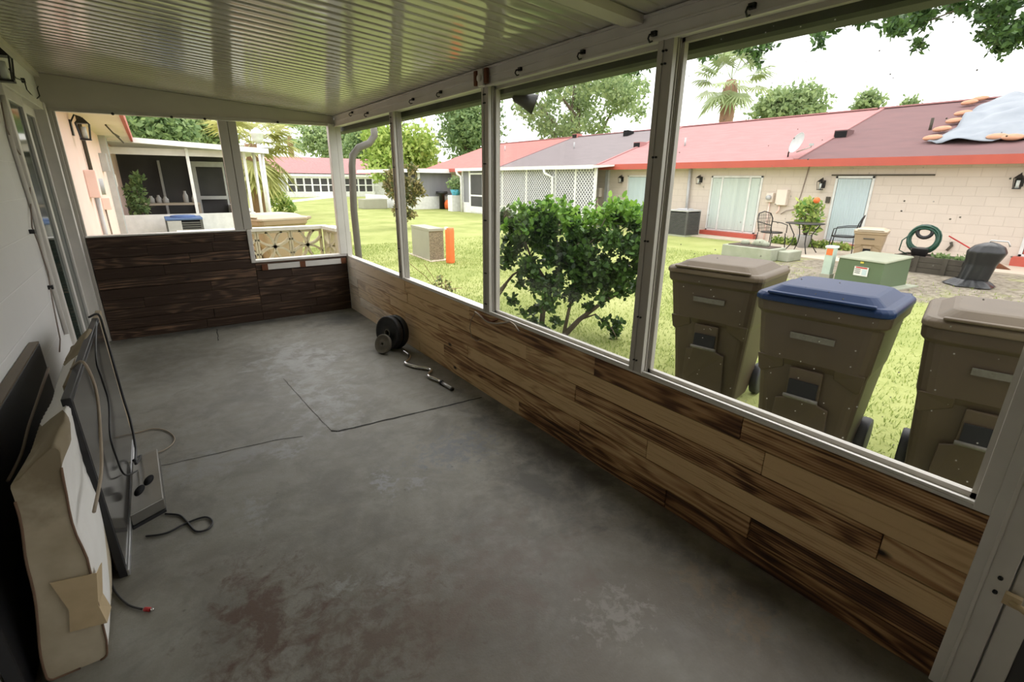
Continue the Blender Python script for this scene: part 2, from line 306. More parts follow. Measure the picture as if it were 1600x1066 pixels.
def groundmat():
    m, n, b = newmat('lawn_and_bare_soil')
    tc = N(n, 'ShaderNodeTexCoord'); O = tc.outputs['Object']; so = N(n, 'ShaderNodeSeparateXYZ'); n.links.new(O, so.inputs[0])
    a = noise(n, 0.7, 6, 0.65, O); f = noise(n, 14, 5, 0.7, O)
    g = ramp(n, a.outputs[0], [(0.32, (0.25, 0.29, 0.09)), (0.5, (0.36, 0.385, 0.14)), (0.7, (0.46, 0.465, 0.20))]).outputs[0]
    g = mixc(n, math_(n, 'MULTIPLY', f.outputs[0], 0.45), g, (0.20, 0.245, 0.065))
    s = ramp(n, noise(n, 9, 6, 0.7, O).outputs[0], [(0.35, (0.14, 0.12, 0.085)), (0.6, (0.33, 0.29, 0.23))]).outputs[0]
    mx = N(n, 'ShaderNodeMapRange'); mx.inputs[1].default_value = 7.6; mx.inputs[2].default_value = 9.6; n.links.new(so.outputs[0], mx.inputs[0])
    my = N(n, 'ShaderNodeMapRange'); my.inputs[1].default_value = 6.6; my.inputs[2].default_value = 5.0; n.links.new(so.outputs[1], my.inputs[0])
    mask = math_(n, 'MULTIPLY', mx.outputs[0], my.outputs[0])
    n1 = N(n, 'ShaderNodeMapRange'); n1.inputs[1].default_value = 3.6; n1.inputs[2].default_value = 2.4; n.links.new(so.outputs[0], n1.inputs[0])
    mask = math_(n, 'MAXIMUM', mask, math_(n, 'MULTIPLY', n1.outputs[0], 0.18))
    nn = noise(n, 1.7, 6, 0.7, O)
    mask = ramp(n, math_(n, 'ADD', math_(n, 'MULTIPLY', mask, 0.5), math_(n, 'MULTIPLY', nn.outputs[0], 0.7)), [(0.66, (0, 0, 0)), (0.82, (1, 1, 1))]).outputs[0]
    c = mixc(n, mask, g, s); n.links.new(c, b.inputs['Base Color']); b.inputs['Roughness'].default_value = 0.95
    b.inputs['Specular IOR Level'].default_value = 0.1
    bump(n, b, f.outputs[0], 0.8, 0.03); return m
M['ground'] = groundmat()
def panemat(name, specks):
    m = bpy.data.materials.new(name); m.use_nodes = True; n = m.node_tree; n.nodes.clear()
    out = N(n, 'ShaderNodeOutputMaterial'); tr = N(n, 'ShaderNodeBsdfTransparent'); gl = N(n, 'ShaderNodeBsdfGlossy'); gl.inputs['Roughness'].default_value = 0.05
    df = N(n, 'ShaderNodeBsdfDiffuse'); df.inputs[0].default_value = (0.75, 0.74, 0.70, 1)
    lw = N(n, 'ShaderNodeFresnel'); lw.inputs[0].default_value = 1.35
    a = N(n, 'ShaderNodeMixShader'); n.links.new(math_(n, 'MULTIPLY', lw.outputs[0], 0.10), a.inputs[0]); n.links.new(tr.outputs[0], a.inputs[1]); n.links.new(gl.outputs[0], a.inputs[2])
    O = N(n, 'ShaderNodeTexCoord').outputs['Object']
    haze = math_(n, 'MULTIPLY', noise(n, 2.5, 4, 0.6, O).outputs[0], 0.03)
    fac = haze
    if specks:
        mp = N(n, 'ShaderNodeMapping'); mp.inputs['Scale'].default_value = (0.001, 1, 1); n.links.new(O, mp.inputs[0])
        v = N(n, 'ShaderNodeTexVoronoi'); v.inputs['Scale'].default_value = 34; n.links.new(mp.outputs[0], v.inputs[0])
        d = ramp(n, v.outputs['Distance'], [(0.06, (1, 1, 1)), (0.10, (0, 0, 0))]).outputs[0]
        dens = noise(n, 2.2, 3, 0.5, O)
        sp = N(n, 'ShaderNodeSeparateColor'); n.links.new(v.outputs['Color'], sp.inputs[0])
        keep = math_(n, 'GREATER_THAN', math_(n, 'ADD', sp.outputs[0], math_(n, 'MULTIPLY', dens.outputs[0], 0.9)), specks)
        fac = math_(n, 'MAXIMUM', haze, math_(n, 'MULTIPLY', math_(n, 'MULTIPLY', d, keep), 0.9))
    c = N(n, 'ShaderNodeMixShader'); n.links.new(fac, c.inputs[0]); n.links.new(a.outputs[0], c.inputs[1]); n.links.new(df.outputs[0], c.inputs[2])
    n.links.new(c.outputs[0], out.inputs[0]); return m
M['pane'] = panemat('clear_vinyl_pane', 0); M['pane_specks'] = panemat('splashed_vinyl_pane', 0.95)
M['lattice'] = mat('white_lattice', (0.80, 0.80, 0.82), 0.7)

# ------------------------------------------------------------------ mesh builder
class MB:
    def __init__(s): s.v = []; s.f = []; s.m = []; s.sm = []; s.pid = None
    def _add(s, vs, fs, m=0, smooth=False, pid=None):
        o = len(s.v); s.v += [tuple(x) for x in vs]
        for f in fs: s.f.append([i+o for i in f]); s.m.append(m); s.sm.append(smooth)
        if pid is not None:
            if s.pid is None: s.pid = []
            s.pid += [pid]*len(fs)
        return s
    def box(s, x0, y0, z0, x1, y1, z1, m=0, pid=None):
        vs = [(x0, y0, z0), (x1, y0, z0), (x1, y1, z0), (x0, y1, z0), (x0, y0, z1), (x1, y0, z1), (x1, y1, z1), (x0, y1, z1)]
        if (x1-x0)*(y1-y0)*(z1-z0) < 0: fs = [(0, 1, 2, 3), (7, 6, 5, 4), (4, 5, 1, 0), (5, 6, 2, 1), (6, 7, 3, 2), (7, 4, 0, 3)]
        else: fs = [(3, 2, 1, 0), (4, 5, 6, 7), (0, 1, 5, 4), (1, 2, 6, 5), (2, 3, 7, 6), (3, 0, 4, 7)]
        return s._add(vs, fs, m, False, pid)
    def hexa(s, a, b, m=0):   # bottom ring (4), top ring (4)
        return s._add(list(a)+list(b), [(3, 2, 1, 0), (4, 5, 6, 7), (0, 1, 5, 4), (1, 2, 6, 5), (2, 3, 7, 6), (3, 0, 4, 7)], m)
    def obox(s, c, size, rot=(0, 0, 0), m=0):
        R = Matrix.Rotation(rot[2], 3, 'Z') @ Matrix.Rotation(rot[1], 3, 'Y') @ Matrix.Rotation(rot[0], 3, 'X')
        h = [x/2 for x in size]; vs = []
        for z in (-1, 1):
            for x, y in ((-1, -1), (1, -1), (1, 1), (-1, 1)):
                vs.append(tuple(Vector(c) + R @ Vector((x*h[0], y*h[1], z*h[2]))))
        return s._add(vs, [(3, 2, 1, 0), (4, 5, 6, 7), (0, 1, 5, 4), (1, 2, 6, 5), (2, 3, 7, 6), (3, 0, 4, 7)], m)
    def beam(s, a, b, w, h, m=0):
        a = Vector(a); b = Vector(b); d = (b-a).normalized()
        sd = d.cross(Vector((0, 0, 1)));
        if sd.length < 1e-3: sd = Vector((1, 0, 0))
        sd.normalize(); up = sd.cross(d)
        vs = [p + sd*x*w/2 + up*y*h/2 for p in (a, b) for x, y in ((-1, -1), (1, -1), (1, 1), (-1, 1))]
        return s._add(vs, [(0, 1, 2, 3), (7, 6, 5, 4), (4, 5, 1, 0), (5, 6, 2, 1), (6, 7, 3, 2), (7, 4, 0, 3)], m)
    def tube(s, pts, r, n=8, m=0, caps=True):
        pts = [Vector(p) for p in pts]; k = len(pts)
        rs = r if isinstance(r, (list, tuple)) else [r]*k
        d0 = (pts[1]-pts[0]).normalized(); ref = Vector((0, 0, 1)) if abs(d0.z) < 0.9 else Vector((1, 0, 0))
        a = d0.cross(ref).normalized(); vs = []
        for i, p in enumerate(pts):
            d = (pts[min(i+1, k-1)]-pts[max(i-1, 0)]).normalized()
            a = (a - d*a.dot(d)); a.normalize(); b_ = d.cross(a)
            for j in range(n):
                t = 2*PI*j/n; vs.append(p + (a*math.cos(t)+b_*math.sin(t))*rs[i])
        fs = [(i*n+j, i*n+(j+1) % n, (i+1)*n+(j+1) % n, (i+1)*n+j) for i in range(k-1) for j in range(n)]
        if caps: fs += [tuple(reversed(range(n))), tuple((k-1)*n+j for j in range(n))]
        return s._add(vs, fs, m, True)
    def cyl(s, a, b, r, r2=None, n=20, m=0):
        return s.tube([a, b], [r, r if r2 is None else r2], n, m)
    def lathe(s, c, prof, n=24, m=0, axis=(0, 0, 1)):
        q = Vector((0, 0, 1)).rotation_difference(Vector(axis).normalized()); c = Vector(c); vs = []
        for r, z in prof:
            for j in range(n):
                t = 2*PI*j/n; vs.append(c + q @ Vector((r*math.cos(t), r*math.sin(t), z)))
        k = len(prof)
        fs = [(i*n+j, i*n+(j+1) % n, (i+1)*n+(j+1) % n, (i+1)*n+j) for i in range(k-1) for j in range(n)]
        fs += [tuple(reversed(range(n))), tuple((k-1)*n+j for j in range(n))]
        return s._add(vs, fs, m, True)
    def quad(s, a, b, c, d, m=0): return s._add([a, b, c, d], [(0, 1, 2, 3)], m)
    def prism(s, poly, d, m=0):   # poly: list of 3-D points, extruded by vector d
        k = len(poly); d = Vector(d); vs = [Vector(p) for p in poly] + [Vector(p)+d for p in poly]
        fs = [tuple(reversed(range(k))), tuple(range(k, 2*k))] + [(i, (i+1) % k, k+(i+1) % k, k+i) for i in range(k)]
        return s._add(vs, fs, m)
    def grid(s, f, nu, nv, m=0, smooth=True):
        vs = [f(i/nu, j/nv) for j in range(nv+1) for i in range(nu+1)]
        fs = [(j*(nu+1)+i, j*(nu+1)+i+1, (j+1)*(nu+1)+i+1, (j+1)*(nu+1)+i) for j in range(nv) for i in range(nu)]
        return s._add(vs, fs, m, smooth)
    def sphere(s, c, r, n=12, m=0, sc=(1, 1, 1)):
        vs = []; k = n//2
        for i in range(k+1):
            p = PI*i/k
            for j in range(n):
                t = 2*PI*j/n; vs.append((c[0]+r*sc[0]*math.sin(p)*math.cos(t), c[1]+r*sc[1]*math.sin(p)*math.sin(t), c[2]+r*sc[2]*math.cos(p)))
        fs = [(i*n+j, (i+1)*n+j, (i+1)*n+(j+1) % n, i*n+(j+1) % n) for i in range(k) for j in range(n)]
        return s._add(vs, fs, m, True)
    def build(s, name, mats, parent=None, loc=None, bevel=0.0, recalc=False):
        if isinstance(mats, str): mats = [mats]
        base = Vector((0, 0, 0))
        if parent is not None:
            p = parent
            while p is not None: base = base + p.location; p = p.parent
        elif loc is not None: base = Vector(loc)
        me = bpy.data.meshes.new(name)
        me.from_pydata([tuple(Vector(v)-base) for v in s.v], [], s.f)
        for k in mats: me.materials.append(M[k])
        me.polygons.foreach_set('material_index', s.m); me.polygons.foreach_set('use_smooth', s.sm)
        if s.pid is not None:
            at_ = me.attributes.new('pid', 'FLOAT_COLOR', 'CORNER'); arr = []
            for poly, pid in zip(me.polygons, s.pid): arr += list(pid+(1.0,))*poly.loop_total
            at_.data.foreach_set('color', arr)
        if recalc:
            me.update(); me.validate()
            bm = bmesh.new(); bm.from_mesh(me); bmesh.ops.recalc_face_normals(bm, faces=bm.faces); bm.to_mesh(me); bm.free()
        me.update()
        o = bpy.data.objects.new(name, me); COL.objects.link(o)
        if parent is not None: o.parent = parent
        else: o.location = base
        if bevel:
            b = o.modifiers.new('bevel', 'BEVEL'); b.width = bevel; b.segments = 2; b.limit_method = 'ANGLE'; b.angle_limit = math.radians(40)
        return o
def tag(o, label=None, cat=None, group=None, kind=None):
    if label: o['label'] = label
    if cat: o['category'] = cat
    if group: o['group'] = group
    if kind: o['kind'] = kind
    return o
def thing(name, label, cat, loc=(0, 0, 0), group=None):
    o = bpy.data.objects.new(name, None); COL.objects.link(o); o.location = loc; o.empty_display_size = 0.1
    return tag(o, label, cat, group)
def struct(o): o['kind'] = 'structure'; return o
def leaves(name, matn, pts, size, seed=0, parent=None, loc=(0, 0, 0), tone=None, aspect=0.55, up=0.3, oval=False):
    """pts: (n,3) world positions; one small folded leaf at each"""
    rng = np.random.default_rng(seed); n = len(pts); pts = np.asarray(pts, float)
    base = Vector(loc)
    if parent is not None:
        base = Vector((0, 0, 0)); p = parent
        while p is not None: base += p.location; p = p.parent
    pts = pts - np.array(base)
    d = rng.normal(size=(n, 3)); d /= np.linalg.norm(d, axis=1)[:, None]
    nrm = rng.normal(size=(n, 3)); nrm[:, 2] += up*3; nrm /= np.linalg.norm(nrm, axis=1)[:, None]
    sd = np.cross(d, nrm); sd /= np.linalg.norm(sd, axis=1)[:, None]+1e-9
    L = size*(0.6+0.8*rng.random(n))[:, None]; W = L*aspect*0.5
    if oval:
        k = 6
        V = np.stack([pts, pts+d*L*0.3+sd*W, pts+d*L*0.7+sd*W*0.9, pts+d*L, pts+d*L*0.7-sd*W*0.9, pts+d*L*0.3-sd*W], 1)
    else:
        k = 4
        V = np.stack([pts, pts+d*L*0.5+sd*W, pts+d*L, pts+d*L*0.5-sd*W], 1)
    me = bpy.data.meshes.new(name)
    me.from_pydata(V.reshape(-1, 3), [], np.arange(n*k, dtype=np.int32).reshape(n, k)); me.validate()
    t = rng.random(n) if tone is None else np.clip(tone + rng.normal(size=n)*0.18, 0, 1)
    a = me.attributes.new('tone', 'FLOAT', 'FACE'); a.data.foreach_set('value', t.astype(np.float32))
    me.materials.append(M[matn]); me.update()
    o = bpy.data.objects.new(name, me); COL.objects.link(o)
    if parent is not None: o.parent = parent
    else: o.location = base
    return o
def clumps(centers, n, seed, flat=1.0, shell=0.5):
    rng = np.random.default_rng(seed); c = np.array([x[:3] for x in centers]); r = np.array([x[3] for x in centers])
    w_ = r**2; idx = rng.choice(len(c), n, p=w_/w_.sum())
    d = rng.normal(size=(n, 3)); d /= np.linalg.norm(d, axis=1)[:, None]
    rad = r[idx]*(shell + (1-shell)*rng.random(n))**(1.0)*(0.85+0.3*rng.random(n))
    p = c[idx]+d*rad[:, None]*np.array([1, 1, flat]); return p
def crown(center, rx, ry, rz, k, cr, seed):
    rnd = random.Random(seed); out = []
    for i in range(k):
        while True:
            x, y, z = rnd.uniform(-1, 1), rnd.uniform(-1, 1), rnd.uniform(-1, 1)
            if x*x+y*y+z*z < 1: break
        out.append((center[0]+x*rx, center[1]+y*ry, center[2]+z*rz, cr*rnd.uniform(0.6, 1.2)))
    return out
def tree(name, label, cat, base, ccen, rx, ry, rz, k, cr, nl, size, leafm, seed, trunk_r=0.2, barkm='bark', group=None, limbs=7):
    t = thing(name, label, cat, base, group); rnd = random.Random(seed)
    cs = crown(ccen, rx, ry, rz, k, cr, seed)
    mb = MB(); b = Vector(base); c = Vector(ccen); fork = b.lerp(c, 0.5)
    fork.z = b.z + max(0.3, (c.z-rz-b.z)*0.8)
    mb.tube([b, b.lerp(fork, 0.5)+Vector((rnd.uniform(-.1, .1), rnd.uniform(-.1, .1), 0))*trunk_r*4, fork], [trunk_r*1.25, trunk_r, trunk_r*0.85], 8)
    for i in range(min(limbs, len(cs))):
        e = Vector(cs[i*len(cs)//max(1, limbs)][:3]); md = fork.lerp(e, 0.5)+Vector((rnd.uniform(-1, 1), rnd.uniform(-1, 1), rnd.uniform(0, 1)))*0.12*(e-fork).length
        mb.tube([fork, md, e], [trunk_r*0.6, trunk_r*0.35, trunk_r*0.1], 6)
    mb.build('trunk', barkm, t)
    leaves('foliage', leafm, clumps(cs, nl, seed), size, seed, t)
    return t

exec_parts = True
# ================================================================== PORCH SHELL
XW, XR, YF = -0.62, 1.82, 6.008            # left wall, right wall inner face, far wall
YN = -1.6                                  # near end of the porch, behind the camera
def cz(x): return 2.215 + (1.82-x)*0.0635  # ceiling height
GZ = -0.10
# floor slab
mb = MB(); mb.box(XW-0.2, YN, -0.2, XR+0.12, YF+0.12, 0.0); flo = struct(mb.build('floor', 'floor'))
# joints and cracks cut in the slab
def crack(pts, wd, seed):
    rnd = random.Random(seed); out = []
    for a, b in zip(pts, pts[1:]):
        k = max(2, int((Vector(b)-Vector(a)).length/0.05))
        for i in range(k):
            t = i/k; out.append((a[0]+(b[0]-a[0])*t+rnd.uniform(-.004, .004), a[1]+(b[1]-a[1])*t+rnd.uniform(-.004, .004)))
    out.append(pts[-1][:2]); m = MB()
    for a, b in zip(out, out[1:]):
        d = Vector((b[0]-a[0], b[1]-a[1], 0)).normalized(); s_ = Vector((-d.y, d.x, 0))*wd*rnd.uniform(0.35, 0.6)
        A = Vector((a[0], a[1], 0.0015)); B = Vector((b[0], b[1], 0.0015)); m.quad(A-s_, B-s_, B+s_, A+s_)
    return m
M['crackm'] = mat('dark_joint', (0.035, 0.034, 0.03), 0.95)
crack([(0.69, 2.95, 0), (0.72, 2.92, 0), (1.76, 2.835, 0)], 0.016, 1).build('slab_joint', 'crackm', flo)
crack([(-0.22, 3.08, 0), (0.1, 3.05, 0), (0.35, 3.03, 0), (0.52, 2.98, 0)], 0.005, 2).build('slab_crack', 'crackm', flo)
crack([(0.69, 2.95, 0), (0.66, 3.3, 0), (0.62, 4.05, 0)], 0.003, 3).build('slab_crack', 'crackm', flo)
crack([(0.30, 5.45, 0), (0.33, 5.9, 0)], 0.008, 4).build('slab_crack', 'crackm', flo)
# ceiling: ribbed roof panels, ribs run across the porch
mb = MB(); prof = []; y = YN-0.1; sp = 0.0915; i = 0
while y < YF+0.10:
    prof += [(y, 0.0), (y+sp*0.05, 0.004), (y+sp*0.10, 0.0), (y+sp*0.30, -0.0006), (y+sp*0.55, -0.0009), (y+sp*0.8, -0.0005)]; y += sp; i += 1
prof.append((y, 0))
xa, xb = XW-0.2, XR+0.20
vs = []
for (yy, dz) in prof: vs += [(xa, yy, cz(xa)+dz), (xb, yy, cz(xb)+dz)]
mb._add(vs, [(2*i, 2*i+2, 2*i+3, 2*i+1) for i in range(len(prof)-1)], 0, True)
mb.prism([(xa, YN-0.1, cz(xa)+0.012), (xb, YN-0.1, cz(xb)+0.012), (xb, YN-0.1, cz(xb)+0.08), (xa, YN-0.1, cz(xa)+0.08)], (0, YF+0.2-YN, 0), 0)
struct(mb.build('ceiling', 'ceiling'))
# left wall (house wall) with the sliding door opening
DY0, DY1, DH = 4.36, 5.98, 2.13
mb = MB()
mb.box(XW-0.2, YN, -0.2, XW, DY0, 2.6); mb.box(XW-0.2, DY0, DH, XW, YF+0.12, 2.6); mb.box(XW-0.2, DY0, -0.2, XW, YF+0.12, 0.02)
mb.box(XW-0.2, DY1, 0.02, XW, YF+0.12, DH)
struct(mb.build('wall_left', 'block_wall'))
mb = MB(); mb.box(XW-0.2, YN-0.15, -0.2, XR+0.2, YN, 2.6); struct(mb.build('wall_near', 'peach'))
mb = MB(); mb.box(XW, YN, cz(XW)-0.04, XW+0.035, YF, cz(XW)+0.02); struct(mb.build('trim_1', 'fascia_cream'))
# sliding glass door
d1 = thing('door_1', None, None, (XW, DY0, 0)); struct(d1)
mb = MB()
mb.box(XW-0.10, DY0, 0.02, XW+0.02, DY0+0.07, DH); mb.box(XW-0.10, DY1-0.09, 0.02, XW+0.03, DY1, DH)
mb.box(XW-0.10, DY0, DH-0.06, XW+0.02, DY1, DH); mb.box(XW-0.10, DY0, 0.02, XW+0.02, DY1, 0.06)
mb.build('door_frame', 'white_alu', d1, bevel=0.004)
for k, (a, b, x) in enumerate([(DY0+0.07, 5.07, XW-0.03), (5.0, DY1-0.09, XW-0.075)]):
    mb = MB(); mb.box(x, a, 0.06, x+0.035, a+0.075, DH-0.06); mb.box(x, b-0.075, 0.06, x+0.035, b, DH-0.06)
    mb.box(x, a+.075, DH-0.13, x+0.035, b-.075, DH-0.06); mb.box(x, a+.075, 0.06, x+0.035, b-.075, 0.15)
    p = mb.build('sliding_panel', 'white_alu', d1, bevel=0.004)
    mb = MB(); mb.box(x+0.012, a+0.07, 0.15, x+0.02, b-0.07, DH-0.13); mb.build('pane', 'teal_glass', p)
# far wall: planked knee wall in two heights, posts, header, gable board
def planks(mb, along, c0, c1, z0, z1, fixed, thick, ph, seed, lens=(0.5, 1.5)):
    rnd = random.Random(seed); z = z0; row = 0
    while z < z1-0.01:
        zt = min(z+ph, z1); p = c0 - rnd.uniform(0, 0.8)
        while p < c1:
            q = p + rnd.uniform(*lens); a, b = max(p, c0), min(q, c1)
            if c1-b < 0.15: b = c1; q = c1
            if b-a > 0.01:
                dz = rnd.uniform(0.0012, 0.003); dt = rnd.uniform(-0.003, 0.003); pid = (rnd.random(), rnd.random(), rnd.random())
                if along == 'Y':   # darker boards at top and foot of the near half, farther on weathered ones, paler also for the light painted in
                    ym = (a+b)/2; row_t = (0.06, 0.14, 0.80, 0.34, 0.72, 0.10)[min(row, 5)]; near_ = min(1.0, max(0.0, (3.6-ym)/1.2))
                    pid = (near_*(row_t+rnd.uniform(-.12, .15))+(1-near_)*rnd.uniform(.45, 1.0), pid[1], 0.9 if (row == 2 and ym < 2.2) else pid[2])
                g = 0.0014
                if along == 'Y': mb.box(fixed-thick-dt, a+g, z+dz, fixed, b-g, zt-dz, 0, pid)
                else: mb.box(a+g, fixed-thick-dt, z+dz, b-g, fixed, zt-dz, 0, pid)
            p = q
        z = zt; row += 1
wf = thing('wall_far', None, None, (0, YF, 0)); struct(wf)
XS = 0.81
mb = MB(); planks(mb, 'X', XW+0.06, XS, 0.0, 1.005, YF+0.03, 0.03, 0.101, 5, (0.5, 1.6)); planks(mb, 'X', XS, XR, 0.0, 0.66, YF+0.03, 0.03, 0.095, 6, (0.5, 1.3))
mb.build('planking', 'wood_far', wf, bevel=0.0015)
mb = MB(); mb.box(XW+.06, YF+0.028, 0, XS, YF+0.031, 1.0); mb.box(XS, YF+.028, 0, XR, YF+.031, .65); mb.build('gap_shade_sheet', 'dark', wf)  # dark sheet added behind the boards, stands in for shade in the gaps
mb = MB(); mb.box(XW, YF+0.031, 0, XS, YF+0.10, 1.0); mb.box(XS, YF+0.031, 0, XR+0.1, YF+0.10, 0.65); mb.build('backing_wall', 'white_paint', wf)
mb = MB(); mb.box(XW+0.06, YF-0.005, 1.005, XS-0.02, YF+0.10, 1.02); mb.box(XS+0.01, YF-0.01, 0.66, XR, YF+0.10, 0.685); mb.box(XS-0.035, YF-0.012, 0.66, XS+0.01, YF+0.10, 1.02)
mb.build('sill_trim', 'white_alu', wf, bevel=0.003)
# white strip with rusty ends below the right opening
mb = MB(); mb.box(0.88, YF-0.02, 0.575, 1.80, YF-0.001, 0.635); st = mb.build('white_strip', 'white_alu', wf)
for x in (0.87, 1.27, 1.74): m2 = MB(); m2.box(x, YF-0.023, 0.572, x+0.06, YF-0.018, 0.638); m2.build('rust_patch', 'rust', st)
# posts of the far wall
mb = MB()
for a, b in ((0.672, 0.75), (0.757, 0.835)):
    mb.box(a, YF+0.0, 1.02, b, YF+0.05, 2.09)
mb.box(0.745, YF+0.012, 1.02, 0.762, YF+0.05, 2.09)
tag(mb.build('aluminium_post', 'post_alu', None, (0.75, YF+.02, 1.02), 0.004), 'double grey aluminium post standing where the far knee wall steps down', 'post')
mb = MB(); mb.box(XW, YF, 0.0, XW+0.055, YF+0.06, 2.09); mb.box(XW+0.055, YF+0.015, 1.02, XW+0.075, YF+0.06, 2.09)
tag(mb.build('aluminium_post', 'post_alu', None, (XW, YF, 0), 0.004), 'grey aluminium post at the house wall beside the sliding door', 'post')
mb = MB(); mb.box(1.745, YF-0.02, 0.685, 1.825, YF+0.06, 2.13); mb.box(1.825, YF-0.02, 0.65, 1.88, YF+0.06, 2.13)
tag(mb.build('aluminium_post', 'white_alu', None, (1.78, YF, .65), 0.004), 'wide scuffed white corner post where far wall meets long wall', 'post')
# header and gable board of the far end
mb = MB(); mb.prism([(XW, YF, 2.10), (XR, YF, 2.14), (XR, YF, cz(XR)-0.004), (XW, YF, cz(XW)-0.004)], (0, 0.05, 0)); struct(mb.build('trim_2', 'fascia_cream', recalc=True))
mb = MB(); mb.prism([(XW, YF-0.012, 2.075), (XR, YF-0.012, 2.11), (XR, YF-0.012, 2.14), (XW, YF-0.012, 2.105)], (0, 0.07, 0)); struct(mb.build('trim_3', 'post_alu', recalc=True))
for (u, v) in ((176, 178), (268, 183), (320, 186), (434, 191)):
    p = onp(1, YF-0.02, u, v); mb = MB(); mb.cyl((p.x, YF-0.012, p.z), (p.x, YF-0.03, p.z), 0.012, n=8); mb.tube([(p.x, YF-0.03, p.z), (p.x, YF-0.045, p.z-0.01), (p.x, YF-0.045, p.z+0.008)], 0.004, 6)
    tag(mb.build('screw_hook', 'black_metal', None, tuple(p)), 'small dark screw hook on the header across the far end of the porch', 'hook', 'hooks on the far header')
# right knee wall
YJ = 0.118
wr = thing('wall_right', None, None, (XR, 3, 0)); struct(wr)
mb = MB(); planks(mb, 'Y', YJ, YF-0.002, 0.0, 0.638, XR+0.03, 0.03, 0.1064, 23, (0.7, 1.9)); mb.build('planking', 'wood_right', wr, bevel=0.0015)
mb = MB(); mb.box(XR+0.03, YJ, -0.1, XR+0.034, YF, 0.636); mb.build('gap_shade_sheet', 'dark', wr)  # added dark sheet, paints the shade between the long-wall boards
mb = MB(); mb.box(XR+0.034, YJ, -0.1, XR+0.10, YF, 0.636); mb.build('backing_wall', 'white_paint', wr)
mb = MB(); mb.box(XR+0.002, YJ, 0.638, XR+0.10, YF, 0.652); mb.box(XR+0.004, YJ, 0.652, XR+0.018, YF-0.02, 0.662); mb.build('sill_trim', 'white_alu', wr, bevel=0.002)
# header along the long side
mb = MB(); mb.box(XR, YN, 2.105, XR+0.08, YF, 2.205); mb.box(XR-0.006, YN, 2.155, XR, YF, 2.165); mb.box(XR-0.01, YN, 2.200, XR, YF, 2.212); mb.box(XR-0.012, YN, 2.100, XR, YF, 2.112)
struct(mb.build('trim_4', 'white_alu', bevel=0.002))
# gutter hung outside under the roof edge
mb = MB(); g0 = [(1.91, 2.19), (1.91, 2.065), (1.93, 2.055), (2.01, 2.055), (2.03, 2.075), (2.045, 2.19)]
mb.prism([(x, YN, z) for x, z in g0], (0, YF+0.35-YN, 0)); M['gutter'] = mat('mossy_gutter', (0.085, 0.10, 0.05), 0.7, 0, (0.035, 0.04, 0.022), 5, 0.9)
tag(mb.build('gutter', 'gutter', None, (1.95, 2, 2.06), recalc=True), 'mossy dark rain gutter under the porch roof edge outside the windows', 'gutter')
# posts of the long side
def alu_post(y0, y1, label, depth=0.085, z0=0.652, flutes=5):
    mb = MB(); mb.box(XR-0.004, y0, z0, XR+0.02, y1, 2.105)
    mb.box(XR-0.009, y0+0.6*(y1-y0), z0, XR-0.004, y0+0.68*(y1-y0), 2.105)
    mb.box(XR+0.02, y0+0.006, z0, XR+depth, y1-0.006, 2.105)
    for k in range(flutes):
        x = XR+0.024+k*(depth-0.03)/(flutes-1)
        mb.box(x, y0-0.003, z0, x+0.007, y0+0.006, 2.105)
        mb.box(x, y1-0.006, z0, x+0.006, y1+0.002, 2.105)
    t = thing('aluminium_post', label, 'post', (XR, (y0+y1)/2, z0)); mb.build('shaft', 'post_alu', t, bevel=0.002)
    s = MB()
    for z in [z0+0.06]+[z0+0.28+0.36*k for k in range(4)]+[2.06]:
        for dy in (0.012, 0.028): s = MB(); s.cyl((XR-0.004, y0+dy+0.02, z), (XR-0.012, y0+dy+0.02, z), 0.0045, n=8); s.build('screw', 'black_metal', t)
    return t
alu_post(1.438, 1.518, 'fluted aluminium post in front of the green shrub and the hindmost bin')
alu_post(2.812, 2.893, 'fluted aluminium post below the rusty bracket')
alu_post(4.325, 4.405, 'fluted aluminium post between the curved downpipe and the grey utility box', 0.07)
# window bays
def bay(k, y0, y1, mt):
    x = XR+0.055; wn = thing('window_%d' % k, None, None, (x, (y0+y1)/2, 0.652)); struct(wn)
    mb = MB(); mb.box(x-0.012, y0, 0.652, x+0.012, y0+0.018, 2.105); mb.box(x-0.012, y1-0.018, 0.652, x+0.012, y1, 2.105)
    mb.box(x-0.012, y0, 0.652, x+0.012, y1, 0.67); mb.box(x-0.012, y0, 2.087, x+0.012, y1, 2.105); mb.build('window_frame', 'post_alu', wn)
    mb = MB(); mb.box(x-0.001, y0+0.018, 0.67, x+0.001, y1-0.018, 2.087); mb.build('pane', mt, wn)
bay(3, 1.518, 2.812, 'pane'); bay(4, 0.19, 1.438, 'pane_specks')
# near jamb and screen door
mb = MB(); mb.box(XR, 0.15, 0.64, XR+0.09, 0.19, 2.105); mb.box(XR-0.005, 0.062, 0, XR+0.09, 0.15, 2.105)
mb.box(XR-0.012, 0.112, 0.0, XR-0.005, 0.122, 2.105)
t = thing('door_jamb', 'cream aluminium jamb between the planked wall and the screen door', 'post', (XR, .1, 0)); mb.box(XR+0.05, 0.01, 0.0, XR+0.09, 0.064, 2.105); mb.build('jamb', 'white_alu', t, bevel=0.002)
for z in (0.42, 0.47, 0.70, 1.2): mb = MB(); mb.cyl((XR-0.005, 0.085, z), (XR-0.012, 0.085, z), 0.006, n=8); mb.build('screw', 'black_metal', t)
d2 = thing('door_2', None, None, (XR, -0.4, 0)); struct(d2)
mb = MB(); mb.box(XR+0.01, 0.0, 0.02, XR+0.045, 0.058, 2.10); mb.box(XR+0.01, -0.86, 0.02, XR+0.045, -0.80, 2.10)
for a, b in ((0.02, 0.09), (0.36, 0.42), (2.03, 2.10)): mb.box(XR+0.012, -0.80, a, XR+0.042, 0.0, b)
mb.build('door_frame', 'white_alu', d2, bevel=0.003)
